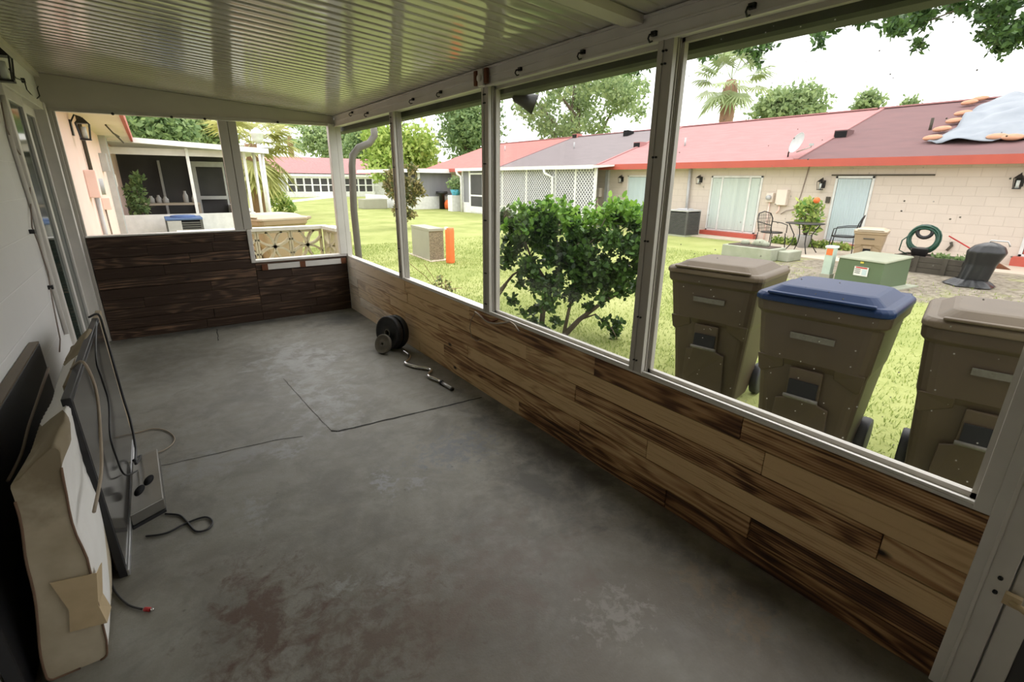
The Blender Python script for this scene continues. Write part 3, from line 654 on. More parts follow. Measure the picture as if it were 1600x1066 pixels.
mb = MB(); mb.box(XR+0.026, -0.80, 0.42, XR+0.028, 0.0, 2.03); mb.build('pane', 'pane', d2)
mb = MB(); mb.box(XR+0.024, -0.80, 0.09, XR+0.030, 0.0, 0.36); mb.build('kick_panel', 'screen_dark', d2)
mb = MB(); mb.box(XR-0.022, 0.03, 0.405, XR-0.004, 0.066, 0.44); mb.tube([(XR-0.018, 0.05, 0.42), (XR-0.03, 0.0, 0.412), (XR-0.028, -0.05, 0.402)], 0.009, 8); mb.build('latch', 'tape', d2)
mb = MB(); mb.box(XR, YN, -0.1, XR+0.08, -0.86, 2.105); struct(mb.build('wall_right_near', 'white_paint'))
# cross batten below the ceiling
mb = MB(); mb.prism([(XW+.04, 1.60, cz(XW)-0.05), (XR-.012, 1.60, cz(XR)-0.035), (XR-.012, 1.60, cz(XR)-0.002), (XW+.04, 1.60, cz(XW)-0.002)], (0, 0.085, 0)); struct(mb.build('trim_5', 'fascia_cream', recalc=True))
# hooks on the long header
for (u, v) in ((550, 178), (574, 179), (645, 158), (688, 147), (812, 112), (910, 86), (1021, 58), (1174, 16)):
    p = onp(0, XR-0.01, u, v); mb = MB(); y, z = p.y, p.z
    mb.box(XR-0.016, y-0.012, z+0.004, XR-0.001, y+0.012, z+0.022)
    mb.tube([(XR-0.012, y, z+0.01), (XR-0.035, y, z+0.005), (XR-0.042, y, z-0.01), (XR-0.03, y, z-0.022), (XR-0.016, y, z-0.016)], 0.004, 6)
    tag(mb.build('cable_hook', 'black_plastic', None, (XR, y, z)), 'small black light hook screwed along the white header above the windows', 'hook', 'hooks on the long header')
# rusty bracket above the second post
p = onp(0, XR, 757, 108); t = thing('rusty_bracket', 'rusty white bracket on the header above the middle post', 'bracket', (XR, 2.86, 2.10))
mb = MB(); mb.box(XR-0.03, 2.835, 2.105, XR-0.011, 2.895, 2.20); mb.cyl((XR-0.03, 2.865, 2.15), (XR-0.045, 2.865, 2.15), 0.02, n=12); mb.build('plate', 'white_alu', t, bevel=0.004)
for a_ in (2.79, 2.91): mb = MB(); mb.box(XR-0.032, a_, 2.115, XR-0.011, a_+.03, 2.20); mb.build('rusty_flange', 'rust', t, bevel=0.004)
# rope left on the sill, floodlight, cable loop
mb = MB(); mb.tube([onp(0, XR-0.02, u, v) for u, v in ((742, 487), (748, 492), (757, 500), (763, 504), (775, 506), (785, 505), (797, 503), (804, 508), (811, 518))], 0.006, 6)
mb.tube([onp(0, XR-0.014, u, v) for u, v in ((742, 490), (736, 500), (734, 513), (737, 527), (745, 533), (752, 530))], 0.003, 6)
tag(mb.build('rope', 'cord_beige', None, (XR, 2.9, 0.6)), 'frayed beige rope tied over the sill at the middle post', 'rope')
mb = MB(); mb.tube([onp(0, XR-0.012, u, v) for u, v in ((744, 488), (756, 497), (768, 503), (776, 500))], 0.008, 6); tag(mb.build('dark_strap', 'rust', None, (XR, 2.9, .64)), 'short dark rusty strap on the sill below the middle post', 'strap')
t = thing('floodlight', 'dark outdoor floodlight under the gutter beside the middle post', 'lamp', (2.02, 2.78, 2.05))
a = Vector((1.97, 2.76, 2.06)); b = a+Vector((0.13, -0.09, -0.06)); dd = (b-a).normalized()
mb = MB(); mb.lathe(a, [(0.02, 0), (0.035, 0.02), (0.04, 0.06), (0.062, 0.15), (0.058, 0.15), (0.0, 0.12)], 16, axis=dd); mb.build('lamp_shade', 'black_metal', t)
mb = MB(); mb.tube([a, a+Vector((0, 0, 0.03)), a+Vector((-0.02, 0, 0.08))], 0.012, 8); mb.build('arm', 'black_metal', t)
mb = MB(); c = onp(0, XR+0.12, 628, 189)
mb.tube([c+Vector((0, 0.045*math.cos(q), 0.045*math.sin(q))) for q in [i*PI/7 for i in range(15)]], 0.004, 6); tag(mb.build('cable_loop', 'silver', None, tuple(c)), 'small coiled wire hanging outside beside the far slim post', 'cable')
# curved downpipe outside the far corner
mb = MB(); pts = [Vector((2.0, 6.05, 2.06)), Vector((2.02, 6.06, 1.97))]
dp = [onp(1, 6.2, u, v) for u, v in ((583, 192), (585, 212), (577, 224), (560, 231), (551, 243), (550, 260), (553, 330), (561, 405), (566, 440))]
mb.tube(dp+[Vector((dp[-1].x, 6.2, GZ))], 0.042, 12)
M['pipe_brown'] = mat('weathered_downpipe', (0.17, 0.155, 0.125), 0.5, 0, (0.11, 0.10, 0.08), 4, 0.8)
tag(mb.build('downpipe', 'pipe_brown', None, (dp[0].x, 6.2, GZ)), 'grey rain downpipe with a double bend outside the far porch corner', 'downpipe')

# ================================================================== LEFT WALL FITTINGS
# lantern on the inner wall
def lantern(name_lbl, x, y, z, s=1.0, nx=1, m='black_metal', gm='lamp_glass', cat='lamp', group=None):
    t = thing('wall_lantern', name_lbl, cat, (x, y, z), group)
    mb = MB(); mb.box(x, y-0.05*s, z-0.06*s, x+0.015*nx*s, y+0.05*s, z+0.09*s); mb.build('back_plate', m, t)
    cx = x+nx*0.10*s; mb = MB(); mb.tube([(x, y, z+0.05*s), (x+nx*0.05*s, y, z+0.14*s), (cx, y, z+0.12*s)], 0.008*s, 6)
    h = 0.06*s; k = 0.045*s
    mb.hexa([(cx-h, y-h, z+0.06*s), (cx+h, y-h, z+0.06*s), (cx+h, y+h, z+0.06*s), (cx-h, y+h, z+0.06*s)], [(cx-h*.2, y-h*.2, z+0.12*s), (cx+h*.2, y-h*.2, z+0.12*s), (cx+h*.2, y+h*.2, z+0.12*s), (cx-h*.2, y+h*.2, z+0.12*s)])
    for a in (-1, 1):
        for b in (-1, 1): mb.beam((cx+a*h*.9, y+b*h*.9, z+0.06*s), (cx+a*k*.8, y+b*k*.8, z-0.09*s), 0.008*s, 0.008*s)
    mb.box(cx-k, y-k, z-0.10*s, cx+k, y+k, z-0.085*s); mb.build('lantern_cage', m, t)
    mb = MB(); mb.cyl((cx, y, z-0.085*s), (cx, y, z+0.03*s), 0.022*s, n=10); mb.build('lamp_glass', gm, t); return t
lantern('black lantern on the house wall inside the porch above the door frame', XW, 4.08, 2.12, 0.8)
# conduit, loose wires on the wall
def wallpt(u, v, x=XW+0.012): return onp(0, x, u, v)
mb = MB(); mb.tube([wallpt(4, 150), wallpt(16, 215), wallpt(33, 270), wallpt(52, 330), wallpt(68, 395), wallpt(85, 455), wallpt(104, 522)], 0.012, 8)
tag(mb.build('conduit', 'white_alu', None, (XW, 4.3, 1)), 'thin white conduit running down the wall beside the sliding door', 'conduit')
mb = MB(); mb.tube([wallpt(2, 160), wallpt(10, 200), wallpt(22, 228), wallpt(38, 250), wallpt(46, 272), wallpt(47, 300), wallpt(50, 355), wallpt(60, 380), wallpt(75, 425), wallpt(82, 470), wallpt(88, 500), wallpt(94, 530), wallpt(93, 550)], 0.004, 6)
tag(mb.build('loose_cable', 'cord_pink', None, (XW, 4, 1)), 'thin loose cable drooping down the white block wall beside the conduit', 'cable')
mb = MB(); mb.tube([wallpt(14, 108), wallpt(25, 122), wallpt(38, 127), wallpt(42, 140), wallpt(56, 156), wallpt(62, 150), wallpt(58, 138), wallpt(63, 128)], 0.004, 6); mb.box(XW, wallpt(37, 126).y-.02, wallpt(37, 126).z-.015, XW+.02, wallpt(37, 126).y+.02, wallpt(37, 126).z+.015)
tag(mb.build('loose_cable', 'black_plastic', None, (XW, 5.3, 2.25)), 'thin black cable looping above the sliding door frame', 'cable')
for (u, v) in ((50, 362), (79, 449)):
    p = wallpt(u, v); mb = MB(); mb.box(XW, p.y-0.012, p.z-0.012, XW+0.025, p.y+0.012, p.z+0.012)
    tag(mb.build('cable_clip', 'black_plastic', None, tuple(p)), 'tiny black clip holding the cable on the white block wall', 'clip', 'cable clips on the block wall')

# ================================================================== CLUTTER ALONG THE LEFT WALL
# brown laminate panel
t = thing('cabinet_panel', 'brown-topped dark cabinet side panel leaning at the block wall behind the mattress', 'panel', (-0.6, 2.6, 0))
mb = MB(); mb.hexa([(-0.612, 1.75, 0), (-0.575, 1.75, 0), (-0.575, 3.22, 0), (-0.612, 3.22, 0)], [(-0.618, 1.70, 0.745), (-0.572, 1.70, 0.745), (-0.580, 3.24, 0.755), (-0.618, 3.24, 0.755)]); mb.build('panel_board', 'black_plastic', t, bevel=0.003)
mb = MB(); mb.hexa([(-0.616, 1.70, 0.747), (-0.573, 1.70, 0.747), (-0.581, 3.24, 0.757), (-0.616, 3.24, 0.757)], [(-0.616, 1.70, 0.755), (-0.573, 1.70, 0.755), (-0.581, 3.24, 0.765), (-0.616, 3.24, 0.765)]); mb.build('top_edge', 'brown_board', t)
# folded mattress standing on edge
t = thing('mattress', 'stained cream crib mattress standing on edge beside the flat television', 'mattress', (-0.47, 2.5, 0))
def mat_surf(side):
    rnd = random.Random(3)
    def f(a, b):   # a along y, b around the cross-section
        y = 1.79 + a*1.40
        lean = -0.545 + 0.0*a
        ang = b*2*PI
        return (0, 0, 0)
    return f
import mathutils.noise as mn
def sect(y, k):
    ee = min(1.0, (y-1.79)/0.05); ee2 = min(1.0, (3.19-y)/0.05)
    pts = []
    th = 0.145 - 0.02*(y-1.79)/1.4
    H = 0.745 - 0.015*math.sin((y-1.8)*3)
    N_ = 24
    ring = []
    # rounded rectangle: left bottom, right bottom, right top, left top; leaning left at bottom, right at top
    for (cx, czz, a0) in ((-0.535+0.02, 0.02, PI), (-0.535+th-0.02, 0.02, -PI/2), (-0.475+th-0.03, H+0.03, 0), (-0.475+0.025, H-0.045, PI/2)):
        r = 0.02
        for i in range(4):
            q = a0 + i*PI/6; ring.append((cx+r*math.cos(q), czz+r*math.sin(q)))
    # subdivide long sides
    out = []
    n_ = len(ring)
    for i in range(n_):
        a, b = ring[i], ring[(i+1) % n_]; out.append(a)
        L = math.hypot(b[0]-a[0], b[1]-a[1])
        if L > 0.08:
            kk = int(L/0.045)
            for j in range(1, kk): out.append((a[0]+(b[0]-a[0])*j/kk, a[1]+(b[1]-a[1])*j/kk))
    res = []
    cx = sum(p[0] for p in out)/len(out)
    for (x, z) in out:
        wv = mn.noise(Vector((x*6, y*4.5, z*4.5)))*0.018
        sag = 0.015*math.sin(z*7.5) if x > -0.46 else 0
        xx = x + wv + (sag if x > cx else 0)
        if x > cx: xx = min(xx, -0.385+0.04*max(0, z)/0.75)
        res.append((xx, y, max(0.0, z + 0.4*wv)))
    return res
NY = 40; rings = [sect(1.79+1.40*i/NY, i) for i in range(NY+1)]; kq = len(rings[0])
mb = MB(); vs = [p for r in rings for p in r]
fs = []; ms = []
for i in range(NY):
    for j in range(kq):
        f = (i*kq+j, i*kq+(j+1) % kq, (i+1)*kq+(j+1) % kq, (i+1)*kq+j)
        mid = rings[0][j]; side = rings[0][(j+1) % kq]
        fs.append(f); mx = (mid[0]+side[0])/2; mz = (mid[2]+side[2])/2
        ms.append(1 if (min(mid[0], side[0]) > -0.435+0.06*(mz/0.75) and 0.03 < mz < 0.72 and abs(mid[2]-side[2]) > 0.02) else 0)
o_ = len(mb.v); mb.v += vs
for f, m_ in zip(fs, ms): mb.f.append(list(f)); mb.m.append(m_); mb.sm.append(True)
mb.f.append(list(range(kq))); mb.m.append(0); mb.sm.append(False)
mb.f.append([NY*kq+j for j in reversed(range(kq))]); mb.m.append(0); mb.sm.append(False)
mb.build('cover', ['mattress', 'mattress_white'], t, recalc=True)
mb = MB(); r0 = rings[0]
lft = [p for p in r0 if p[0] < -0.455+0.08*p[2]/0.75 and p[2] < 0.69]; rgt = [p for p in r0 if p[0] >= -0.455+0.08*p[2]/0.75 and p[2] < 0.76]
for side_ in (sorted(lft, key=lambda p: p[2]), sorted(rgt, key=lambda p: p[2])): mb.tube([Vector(p)+Vector((0, -0.002, 0)) for p in side_], 0.0035, 6)
mb.build('piping', 'piping', t)
mb = MB()
def patch(pts):   # wraps round the near edge of the mattress
    mb.prism(pts, (0, 0, 0.001))
mb._add([(-0.46, 1.782, 0.36), (-0.352, 1.782, 0.34), (-0.372, 1.782, 0.22), (-0.365, 1.782, 0.14), (-0.455, 1.782, 0.16), (-0.44, 1.782, 0.24)], [(0, 5, 4, 3, 2, 1)])
mb._add([(-0.352, 1.782, 0.34), (-0.372, 1.782, 0.22), (-0.365, 1.782, 0.14), (-0.362, 1.88, 0.12), (-0.366, 1.85, 0.21), (-0.347, 1.86, 0.32)], [(0, 1, 4, 5), (1, 2, 3, 4)])
sm = mb.build('torn_tape', 'tape', t); so_ = sm.modifiers.new('thick', 'SOLIDIFY'); so_.thickness = 0.002
# tan board behind the television
mb = MB(); mb.hexa([(-0.388, 2.25, 0), (-0.372, 2.25, 0), (-0.372, 3.82, 0), (-0.388, 3.82, 0)], [(-0.408, 2.42, 0.775), (-0.380, 2.42, 0.775), (-0.372, 3.84, 0.765), (-0.400, 3.84, 0.765)])
tag(mb.build('tan_board', 'tan_board', None, (-0.39, 3, 0), 0.003), 'tan board on edge between the mattress and the television', 'board')
# television
t = thing('television', 'flat screen television with a black frame standing on edge, leaning at the tan board', 'television', (-0.35, 2.85, 0))
def tvp(y, z, off=0.0):   # plane of the screen
    return Vector((-0.345+off - 0.012*(z/0.8), y, z))
y0, y1, zt = 2.19, 3.47, 0.80
mb = MB(); mb.hexa([tvp(y0, 0.0, -0.028), tvp(y0, 0, 0), tvp(y1, 0, 0), tvp(y1, 0, -0.028)], [tvp(y0, zt, -0.028), tvp(y0, zt, 0), tvp(y1, zt, 0), tvp(y1, zt, -0.028)]); mb.build('case', 'black_plastic', t, bevel=0.003)
mb = MB(); mb.hexa([tvp(y0+.018, 0.035, 0.0), tvp(y0+.018, 0.035, 0.0015), tvp(y1-.018, 0.035, 0.0015), tvp(y1-.018, 0.035, 0)], [tvp(y0+.018, zt-.018, 0), tvp(y0+.018, zt-.018, .0015), tvp(y1-.018, zt-.018, .0015), tvp(y1-.018, zt-.018, 0)]); mb.build('screen', 'tv_screen', t)
mb = MB(); mb.box(-0.346, y0, 0.0, -0.337, y1, 0.028); mb.build('silver_trim', 'silver', t, bevel=0.002)
# grey metal stand plate with cut-outs
t = thing('metal_base_box', 'shallow grey metal box with two oval cutouts on the floor by the television', 'box', (-0.28, 2.8, 0))
def bx(u, v, z=0.045): p = onp(2, z, u, v); return Vector((p.x, p.y, z))
c4 = [Vector((-0.334, 2.53, 0)), Vector((-0.205, 2.60, 0)), Vector((-0.222, 3.17, 0)), Vector((-0.334, 3.10, 0))]
mb = MB(); mb.hexa([v_+Vector((0, 0, 0.012)) for v_ in c4], [v_+Vector((0, 0, 0.07)) for v_ in c4]); mb.build('shell', 'steel_box', t, bevel=0.004)
mb = MB(); mb.hexa([v_*0.995+Vector((0.0, 0, 0)) for v_ in c4], [v_*0.995+Vector((0, 0, 0.012)) for v_ in c4]); mb.build('base_rim', 'black_plastic', t)
for cx, cy in ((-0.262, 2.82), (-0.30, 2.74)):
    mb = MB(); mb.lathe((cx, cy, 0.0705), [(0.022, 0), (0.022, 0.001)], 18)
    mb.v = [(cx+(x-cx)*1.0, cy+(y-cy)*2.1+(x-cx)*0.8, z) for x, y, z in mb.v]; mb.build('cutout', 'dark', t)
# cables
def cable(pts, r, mt, label, name='cable', cat='cable', sub=5):
    P = [Vector(p) for p in pts]; out = []
    for i in range(len(P)-1):
        p0, p1, p2, p3 = P[max(i-1, 0)], P[i], P[i+1], P[min(i+2, len(P)-1)]
        for k in range(sub):
            s_ = k/sub; out.append(0.5*((2*p1)+(-p0+p2)*s_+(2*p0-5*p1+4*p2-p3)*s_*s_+(-p0+3*p1-3*p2+p3)*s_**3))
    out.append(P[-1]); mb = MB(); mb.tube(out, r, 7); return tag(mb.build(name, mt, None, tuple(P[0])), label, cat)
cable([(-0.395, 2.60, 0.785), onp(0, -0.33, 130, 566), onp(0, -0.31, 150, 610), onp(0, -0.31, 157, 680), onp(0, -0.315, 158, 740), onp(0, -0.325, 147, 800)], 0.0055, 'cord_beige', 'thick beige cable hanging in a curve over the near part of the television')
cable([onp(0, -0.45, 76, 575), onp(0, -0.50, 62, 615), onp(0, -0.52, 45, 665), onp(0, -0.53, 33, 710), onp(0, -0.55, 12, 752)], 0.005, 'cord_pink', 'dusty cable lying along the back edge of the mattress')
cable([(-0.40, 3.50, 0.80), (-0.352, 3.47, 0.815), onp(0, -0.335, 164, 520), onp(0, -0.325, 178, 570), onp(0, -0.32, 192, 620), onp(0, -0.31, 203, 655), onp(0, -0.30, 212, 700), onp(0, -0.30, 212, 725), (-0.30, 3.15, 0.06), (-0.33, 3.08, 0.075)], 0.006, 'black_plastic', 'thick black cable looped over the far end of the television')
cable([(-0.352, 3.30, 0.81), onp(0, -0.335, 150, 560), onp(0, -0.33, 160, 595), onp(0, -0.33, 170, 630), onp(0, -0.33, 172, 680), onp(0, -0.328, 182, 715), onp(0, -0.32, 195, 742), (-0.31, 2.95, 0.075)], 0.004, 'black_plastic', 'thin black cable trailing across the dusty television screen')
fl = lambda u, v, z=0.006: Vector((onp(2, z, u, v).x, onp(2, z, u, v).y, z))
cable([fl(178, 726, .004), fl(205, 722), fl(235, 712), fl(262, 700), fl(273, 686), fl(262, 674), fl(240, 670), fl(215, 676), fl(190, 682)], 0.0035, 'cord_beige', 'thin pale cable looped on the floor beyond the metal box')
cable([fl(228, 838), fl(260, 833), fl(290, 818), fl(320, 808), fl(332, 815), fl(325, 827), fl(306, 830), fl(292, 815), fl(280, 805), fl(258, 803)], 0.0045, 'black_plastic', 'black cable in a small loop on the floor in front of the metal box')
cable([fl(172, 905), fl(180, 925), fl(200, 945), fl(222, 952)], 0.004, 'black_plastic', 'short black cable on the floor ending in a red plug', 'audio_cable')
p = fl(226, 952, 0.008); q = fl(240, 953, 0.008)
t = thing('audio_plug', 'small red and silver plug on the floor in front of the television', 'plug', tuple(p))
mb = MB(); mb.cyl(p, p.lerp(q, .6), 0.008, n=10); mb.build('plug_sleeve', 'red_plastic', t); mb = MB(); mb.cyl(p.lerp(q, .6), q, 0.005, n=8); mb.build('plug_tip', 'chrome', t)

# ================================================================== WEIGHTS
# two large black plates leaning at the planked wall, one small dusty plate, curl bar
def plate(name, label, c, r, th, axis, m1, group=None, hole=0.028):
    t = thing(name, label, 'weight', tuple(c), group)
    mb = MB(); mb.lathe(c, [(hole, -th/2), (r*0.32, -th/2), (r*0.36, -th*0.28), (r*0.80, -th*0.28), (r*0.86, -th/2), (r*0.97, -th/2), (r, -th*0.3), (r, th*0.3), (r*0.97, th/2), (r*0.86, th/2), (r*0.80, th*0.28), (r*0.36, th*0.28), (r*0.32, th/2), (hole, th/2), (hole, -th/2)], 36, axis=axis)
    mb.build('disc', m1, t); mb = MB(); mb.lathe(c, [(hole*1.35, -th/2-0.002), (hole*1.35, th/2+0.002), (hole, th/2+0.002), (hole, -th/2-0.002), (hole*1.35, -th/2-0.002)], 20, axis=axis); mb.build('hub_ring', 'dirt_plate', t); return t
r = 0.162
ax = Vector((-0.93, -0.34, 0.10)).normalized()
plate('weight_plate', 'large black weight plate, the nearer one beside the planked wall', Vector((1.625, 4.27, r*0.99)), r, 0.055, ax, 'rubber')
plate('weight_plate', 'large black weight plate, the farther one touching the planked wall', Vector((1.625, 4.27, r*0.99))-ax*0.075, r, 0.055, ax, 'rubber')
ax2 = Vector((-0.86, -0.42, 0.34)).normalized()
plate('weight_plate', 'small dusty grey weight plate leaning on the large black plates', Vector((1.528, 4.19, 0.088)), 0.092, 0.03, ax2, 'dirt_plate', hole=0.014)
t = thing('curl_bar', 'bent chrome curl bar lying on the floor by the planked wall', 'barbell', (1.64, 3.5, 0.03))
bp = [Vector((1.665, 4.05, 0.035)), Vector((1.665, 3.92, 0.03)), Vector((1.62, 3.83, 0.028)), Vector((1.565, 3.78, 0.02)), Vector((1.60, 3.66, 0.016)), Vector((1.67, 3.56, 0.016)), Vector((1.675, 3.50, 0.016)), Vector((1.62, 3.44, 0.018)), Vector((1.60, 3.38, 0.02)), Vector((1.625, 3.28, 0.016)), Vector((1.63, 3.22, 0.016))]
out = []
for i in range(len(bp)-1):
    p0, p1, p2, p3 = bp[max(i-1, 0)], bp[i], bp[i+1], bp[min(i+2, len(bp)-1)]
    for k in range(5):
        s_ = k/5; out.append(0.5*((2*p1)+(-p0+p2)*s_+(2*p0-5*p1+4*p2-p3)*s_*s_+(-p0+3*p1-3*p2+p3)*s_**3))
out.append(bp[-1])
mb = MB(); mb.tube(out, 0.0135, 10); mb.build('shaft', 'chrome', t)
mb = MB(); mb.cyl((1.63, 3.22, 0.016), (1.637, 3.07, 0.016), 0.0135, n=12); mb.build('end_sleeve', 'silver', t)
mb = MB(); mb.cyl((1.629, 3.235, 0.0185), (1.63, 3.215, 0.0185), 0.0185, n=14); mb.build('collar', 'black_plastic', t); mb = MB(); mb.cyl((1.637, 3.075, 0.016), (1.638, 3.06, 0.016), 0.0145, n=12); mb.build('end_cap', 'black_plastic', t)

# ================================================================== GROUND OUTSIDE
mb = MB()
def gf(a, b):
    return (-60+a*160, -30+b*150, GZ)
mb._add([(-60, -30, GZ-0.0), (100, -30, GZ), (100, 130, GZ), (-60, 130, GZ)], [(0, 1, 2, 3)]); struct(mb.build('ground', 'ground'))
# grass
rng = np.random.default_rng(4); n = 120000
x = 1.98+rng.random(n)**1.6*9; y = -1.2+rng.random(n)*14
noi = np.array([mn.noise(Vector((a*0.9, b*0.9, 0.3))) for a, b in zip(x, y)])
dens = np.ones(n); dens[(x > 7.8) & (y < 6.2)] = 0.25; dens[x < 2.5] = 0.7
dens[(abs(y-2.06) < 0.33) & (abs(x-3.5) < 0.36)] = 0; dens[(abs(y-1.17) < 0.32) & (abs(x-3.17) < 0.36)] = 0; dens[(abs(y-0.42) < 0.34) & (abs(x-3.3) < 0.36)] = 0
dens[(abs(y-8.65) < 0.4) & (abs(x-1.5) < 0.4)] = 0; dens[(y > 6.9) & (y < 7.15) & (x < 2.0)] = 0
keep = (rng.random(n) < dens*(0.75+noi)); x, y = x[keep], y[keep]; n = len(x)
hgt = 0.018+0.030*rng.random(n); a = rng.random(n)*2*PI; wd = 0.005
lean = rng.normal(size=(n, 2))*0.016
V = np.zeros((n, 3, 3)); V[:, 0] = np.stack([x+np.cos(a)*wd, y+np.sin(a)*wd, np.full(n, GZ)], 1); V[:, 1] = np.stack([x-np.cos(a)*wd, y-np.sin(a)*wd, np.full(n, GZ)], 1)
V[:, 2] = np.stack([x+lean[:, 0], y+lean[:, 1], GZ+hgt], 1)
me = bpy.data.meshes.new('lawn_grass'); me.from_pydata(V.reshape(-1, 3), [], np.arange(n*3, dtype=np.int32).reshape(n, 3))
at_ = me.attributes.new('tone', 'FLOAT', 'FACE'); at_.data.foreach_set('value', rng.random(n).astype(np.float32)); me.materials.append(M['grass_blade']); me.update()
o = bpy.data.objects.new('lawn_grass', me); COL.objects.link(o); tag(o, 'short bright green grass growing on the lawn outside the windows', 'grass', kind='stuff')

# ================================================================== REFUSE BINS
M['pale_bin'] = mat('sunlit_tan_plastic', (0.42, 0.31, 0.19), 0.5, 0, (0.36, 0.26, 0.16), 3, 0.7)  # lighter copies of the bin plastic and lid, sunlight painted into the colour
M['pale_lid'] = mat('sunlit_tan_lid', (0.52, 0.42, 0.30), 0.45, 0, (0.44, 0.35, 0.24), 3, 0.7)
def make_bin(lid='tan_lid', bodym='tan_bin'):
    """front faces -x, origin at the ground under the middle"""
    t = thing('wheeled_bin', 'x', 'bin')
    H = 1.03; wb, wt, db, dtp = 0.235, 0.305, 0.24, 0.36
    mb = MB(); prof = []
    def ringp(z, hw, x0, x1, r):
        out = []
        for (cx, cy, a0) in ((x0+r, -hw+r, PI), (x1-r, -hw+r, -PI/2), (x1-r, hw-r, 0), (x0+r, hw-r, PI/2)):
            for i in range(5): q = a0+i*PI/8; out.append((cx+r*math.cos(q), cy+r*math.sin(q), z))
        return out
    rings = []
    for z, hw, x0, x1, r in ((0.03, 0.225, -0.20, 0.16, 0.05), (0.10, 0.235, -0.215, 0.20, 0.05), (0.30, 0.25, -0.235, 0.25, 0.06), (0.62, 0.275, -0.27, 0.30, 0.06), (0.66, 0.285, -0.30, 0.31, 0.07), (0.92, 0.305, -0.335, 0.36, 0.07), (0.94, 0.325, -0.355, 0.38, 0.08), (1.0, 0.33, -0.36, 0.385, 0.08), (1.0, 0.31, -0.34, 0.365, 0.07)):
        rings.append(ringp(z, hw, x0, x1, r))
    k = len(rings[0]); vs = [p for r_ in rings for p in r_]
    fs = [(i*k+j, i*k+(j+1) % k, (i+1)*k+(j+1) % k, (i+1)*k+j) for i in range(len(rings)-1) for j in range(k)]
    fs += [tuple(reversed(range(k))), tuple((len(rings)-1)*k+j for j in range(k))]
    mb._add(vs, fs, 0, False)
    # moulded front details: side shoulders and raised panel
    for s_ in (-1, 1):
        mb.prism([(-0.285, s_*0.13, 0.66), (-0.285, s_*0.275, 0.66), (-0.262, s_*0.265, 0.56), (-0.25, s_*0.25, 0.54), (-0.258, s_*0.13, 0.60)], (-0.018, 0, 0))
    b = mb.build('body', bodym, t, bevel=0.006, recalc=True)
    mb = MB(); mb.prism([(-0.238, -0.15, 0.10), (-0.238, 0.15, 0.10), (-0.258, 0.14, 0.40), (-0.268, 0.085, 0.42), (-0.285, 0.085, 0.62), (-0.285, -0.085, 0.62), (-0.268, -0.085, 0.42), (-0.258, -0.14, 0.40)], (-0.022, 0, 0)); mb.build('front_panel', bodym, t, bevel=0.006, recalc=True)
    mb = MB(); mb.box(-0.318, -0.075, 0.44, -0.306, 0.075, 0.55); mb.build('lift_pocket', 'dark', t)
    mb = MB(); mb.cyl((-0.322, -0.09, 0.445), (-0.322, 0.09, 0.445), 0.012, n=10); mb.build('lift_bar', 'bin_label', t)
    mb = MB(); mb.hexa([(-0.335, -0.11, 0.80), (-0.325, -0.11, 0.80), (-0.325, 0.11, 0.80), (-0.335, 0.11, 0.80)], [(-0.340, -0.11, 0.835), (-0.33, -0.11, 0.835), (-0.33, 0.11, 0.835), (-0.340, 0.11, 0.835)]); mb.build('moulded_lettering', 'bin_label', t)
    # lid
    rings = [ringp(1.0, 0.335, -0.375, 0.39, 0.08), ringp(1.03, 0.335, -0.375, 0.39, 0.08), ringp(1.045, 0.32, -0.36, 0.37, 0.08), ringp(1.047, 0.285, -0.325, 0.33, 0.06), ringp(1.085, 0.235, -0.27, 0.27, 0.05), ringp(1.09, 0.215, -0.25, 0.25, 0.05)]
    mb = MB(); vs = [p for r_ in rings for p in r_]
    fs = [(i*k+j, i*k+(j+1) % k, (i+1)*k+(j+1) % k, (i+1)*k+j) for i in range(len(rings)-1) for j in range(k)]
    fs += [tuple(reversed(range(k))), tuple((len(rings)-1)*k+j for j in range(k))]
    mb._add(vs, fs, 0, False)
    mb.box(-0.385, -0.26, 1.045, -0.345, 0.26, 1.060)
    for s_ in (-1, 1): mb.box(0.36, s_*0.27-0.03, 1.0, 0.44, s_*0.27+0.03, 1.04)
    mb.build('lid', lid, t, bevel=0.008, recalc=True)
    mb = MB(); mb.tube([(0.38, -0.22, 0.97), (0.45, -0.22, 1.0), (0.45, 0.22, 1.0), (0.38, 0.22, 0.97)], 0.014, 8); mb.build('handle', bodym, t)
    mb = MB(); mb.cyl((0.26, -0.25, 0.13), (0.26, 0.25, 0.13), 0.012, n=8); mb.build('axle', 'black_metal', t)
    for s_ in (-1, 1):
        mb = MB(); mb.lathe((0.26, s_*0.262, 0.13), [(0.02, -0.028), (0.09, -0.028), (0.125, -0.026), (0.13, -0.015), (0.13, 0.015), (0.125, 0.026), (0.09, 0.028), (0.02, 0.028)], 24, axis=(0, 1, 0)); mb.build('wheel', 'rubber', t)
    return t
def copy_tree(o, parent=None):
    c = o.copy(); COL.objects.link(c); c.parent = parent
    for ch in list(o.children): copy_tree(ch, c)
    return c
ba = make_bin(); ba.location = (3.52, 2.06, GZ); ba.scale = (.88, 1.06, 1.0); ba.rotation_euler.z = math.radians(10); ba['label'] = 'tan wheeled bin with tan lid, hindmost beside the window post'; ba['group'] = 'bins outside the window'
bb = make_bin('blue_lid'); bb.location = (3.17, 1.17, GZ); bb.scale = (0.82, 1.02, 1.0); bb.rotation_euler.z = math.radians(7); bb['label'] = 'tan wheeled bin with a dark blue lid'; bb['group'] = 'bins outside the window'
bc = copy_tree(ba); bc.scale = (.82, 1.02, 1.0); bc.location = (3.30, 0.42, GZ); bc.rotation_euler.z = math.radians(12); bc['label'] = 'tan wheeled bin with tan lid, nearest to the right of the blue-lidded one'
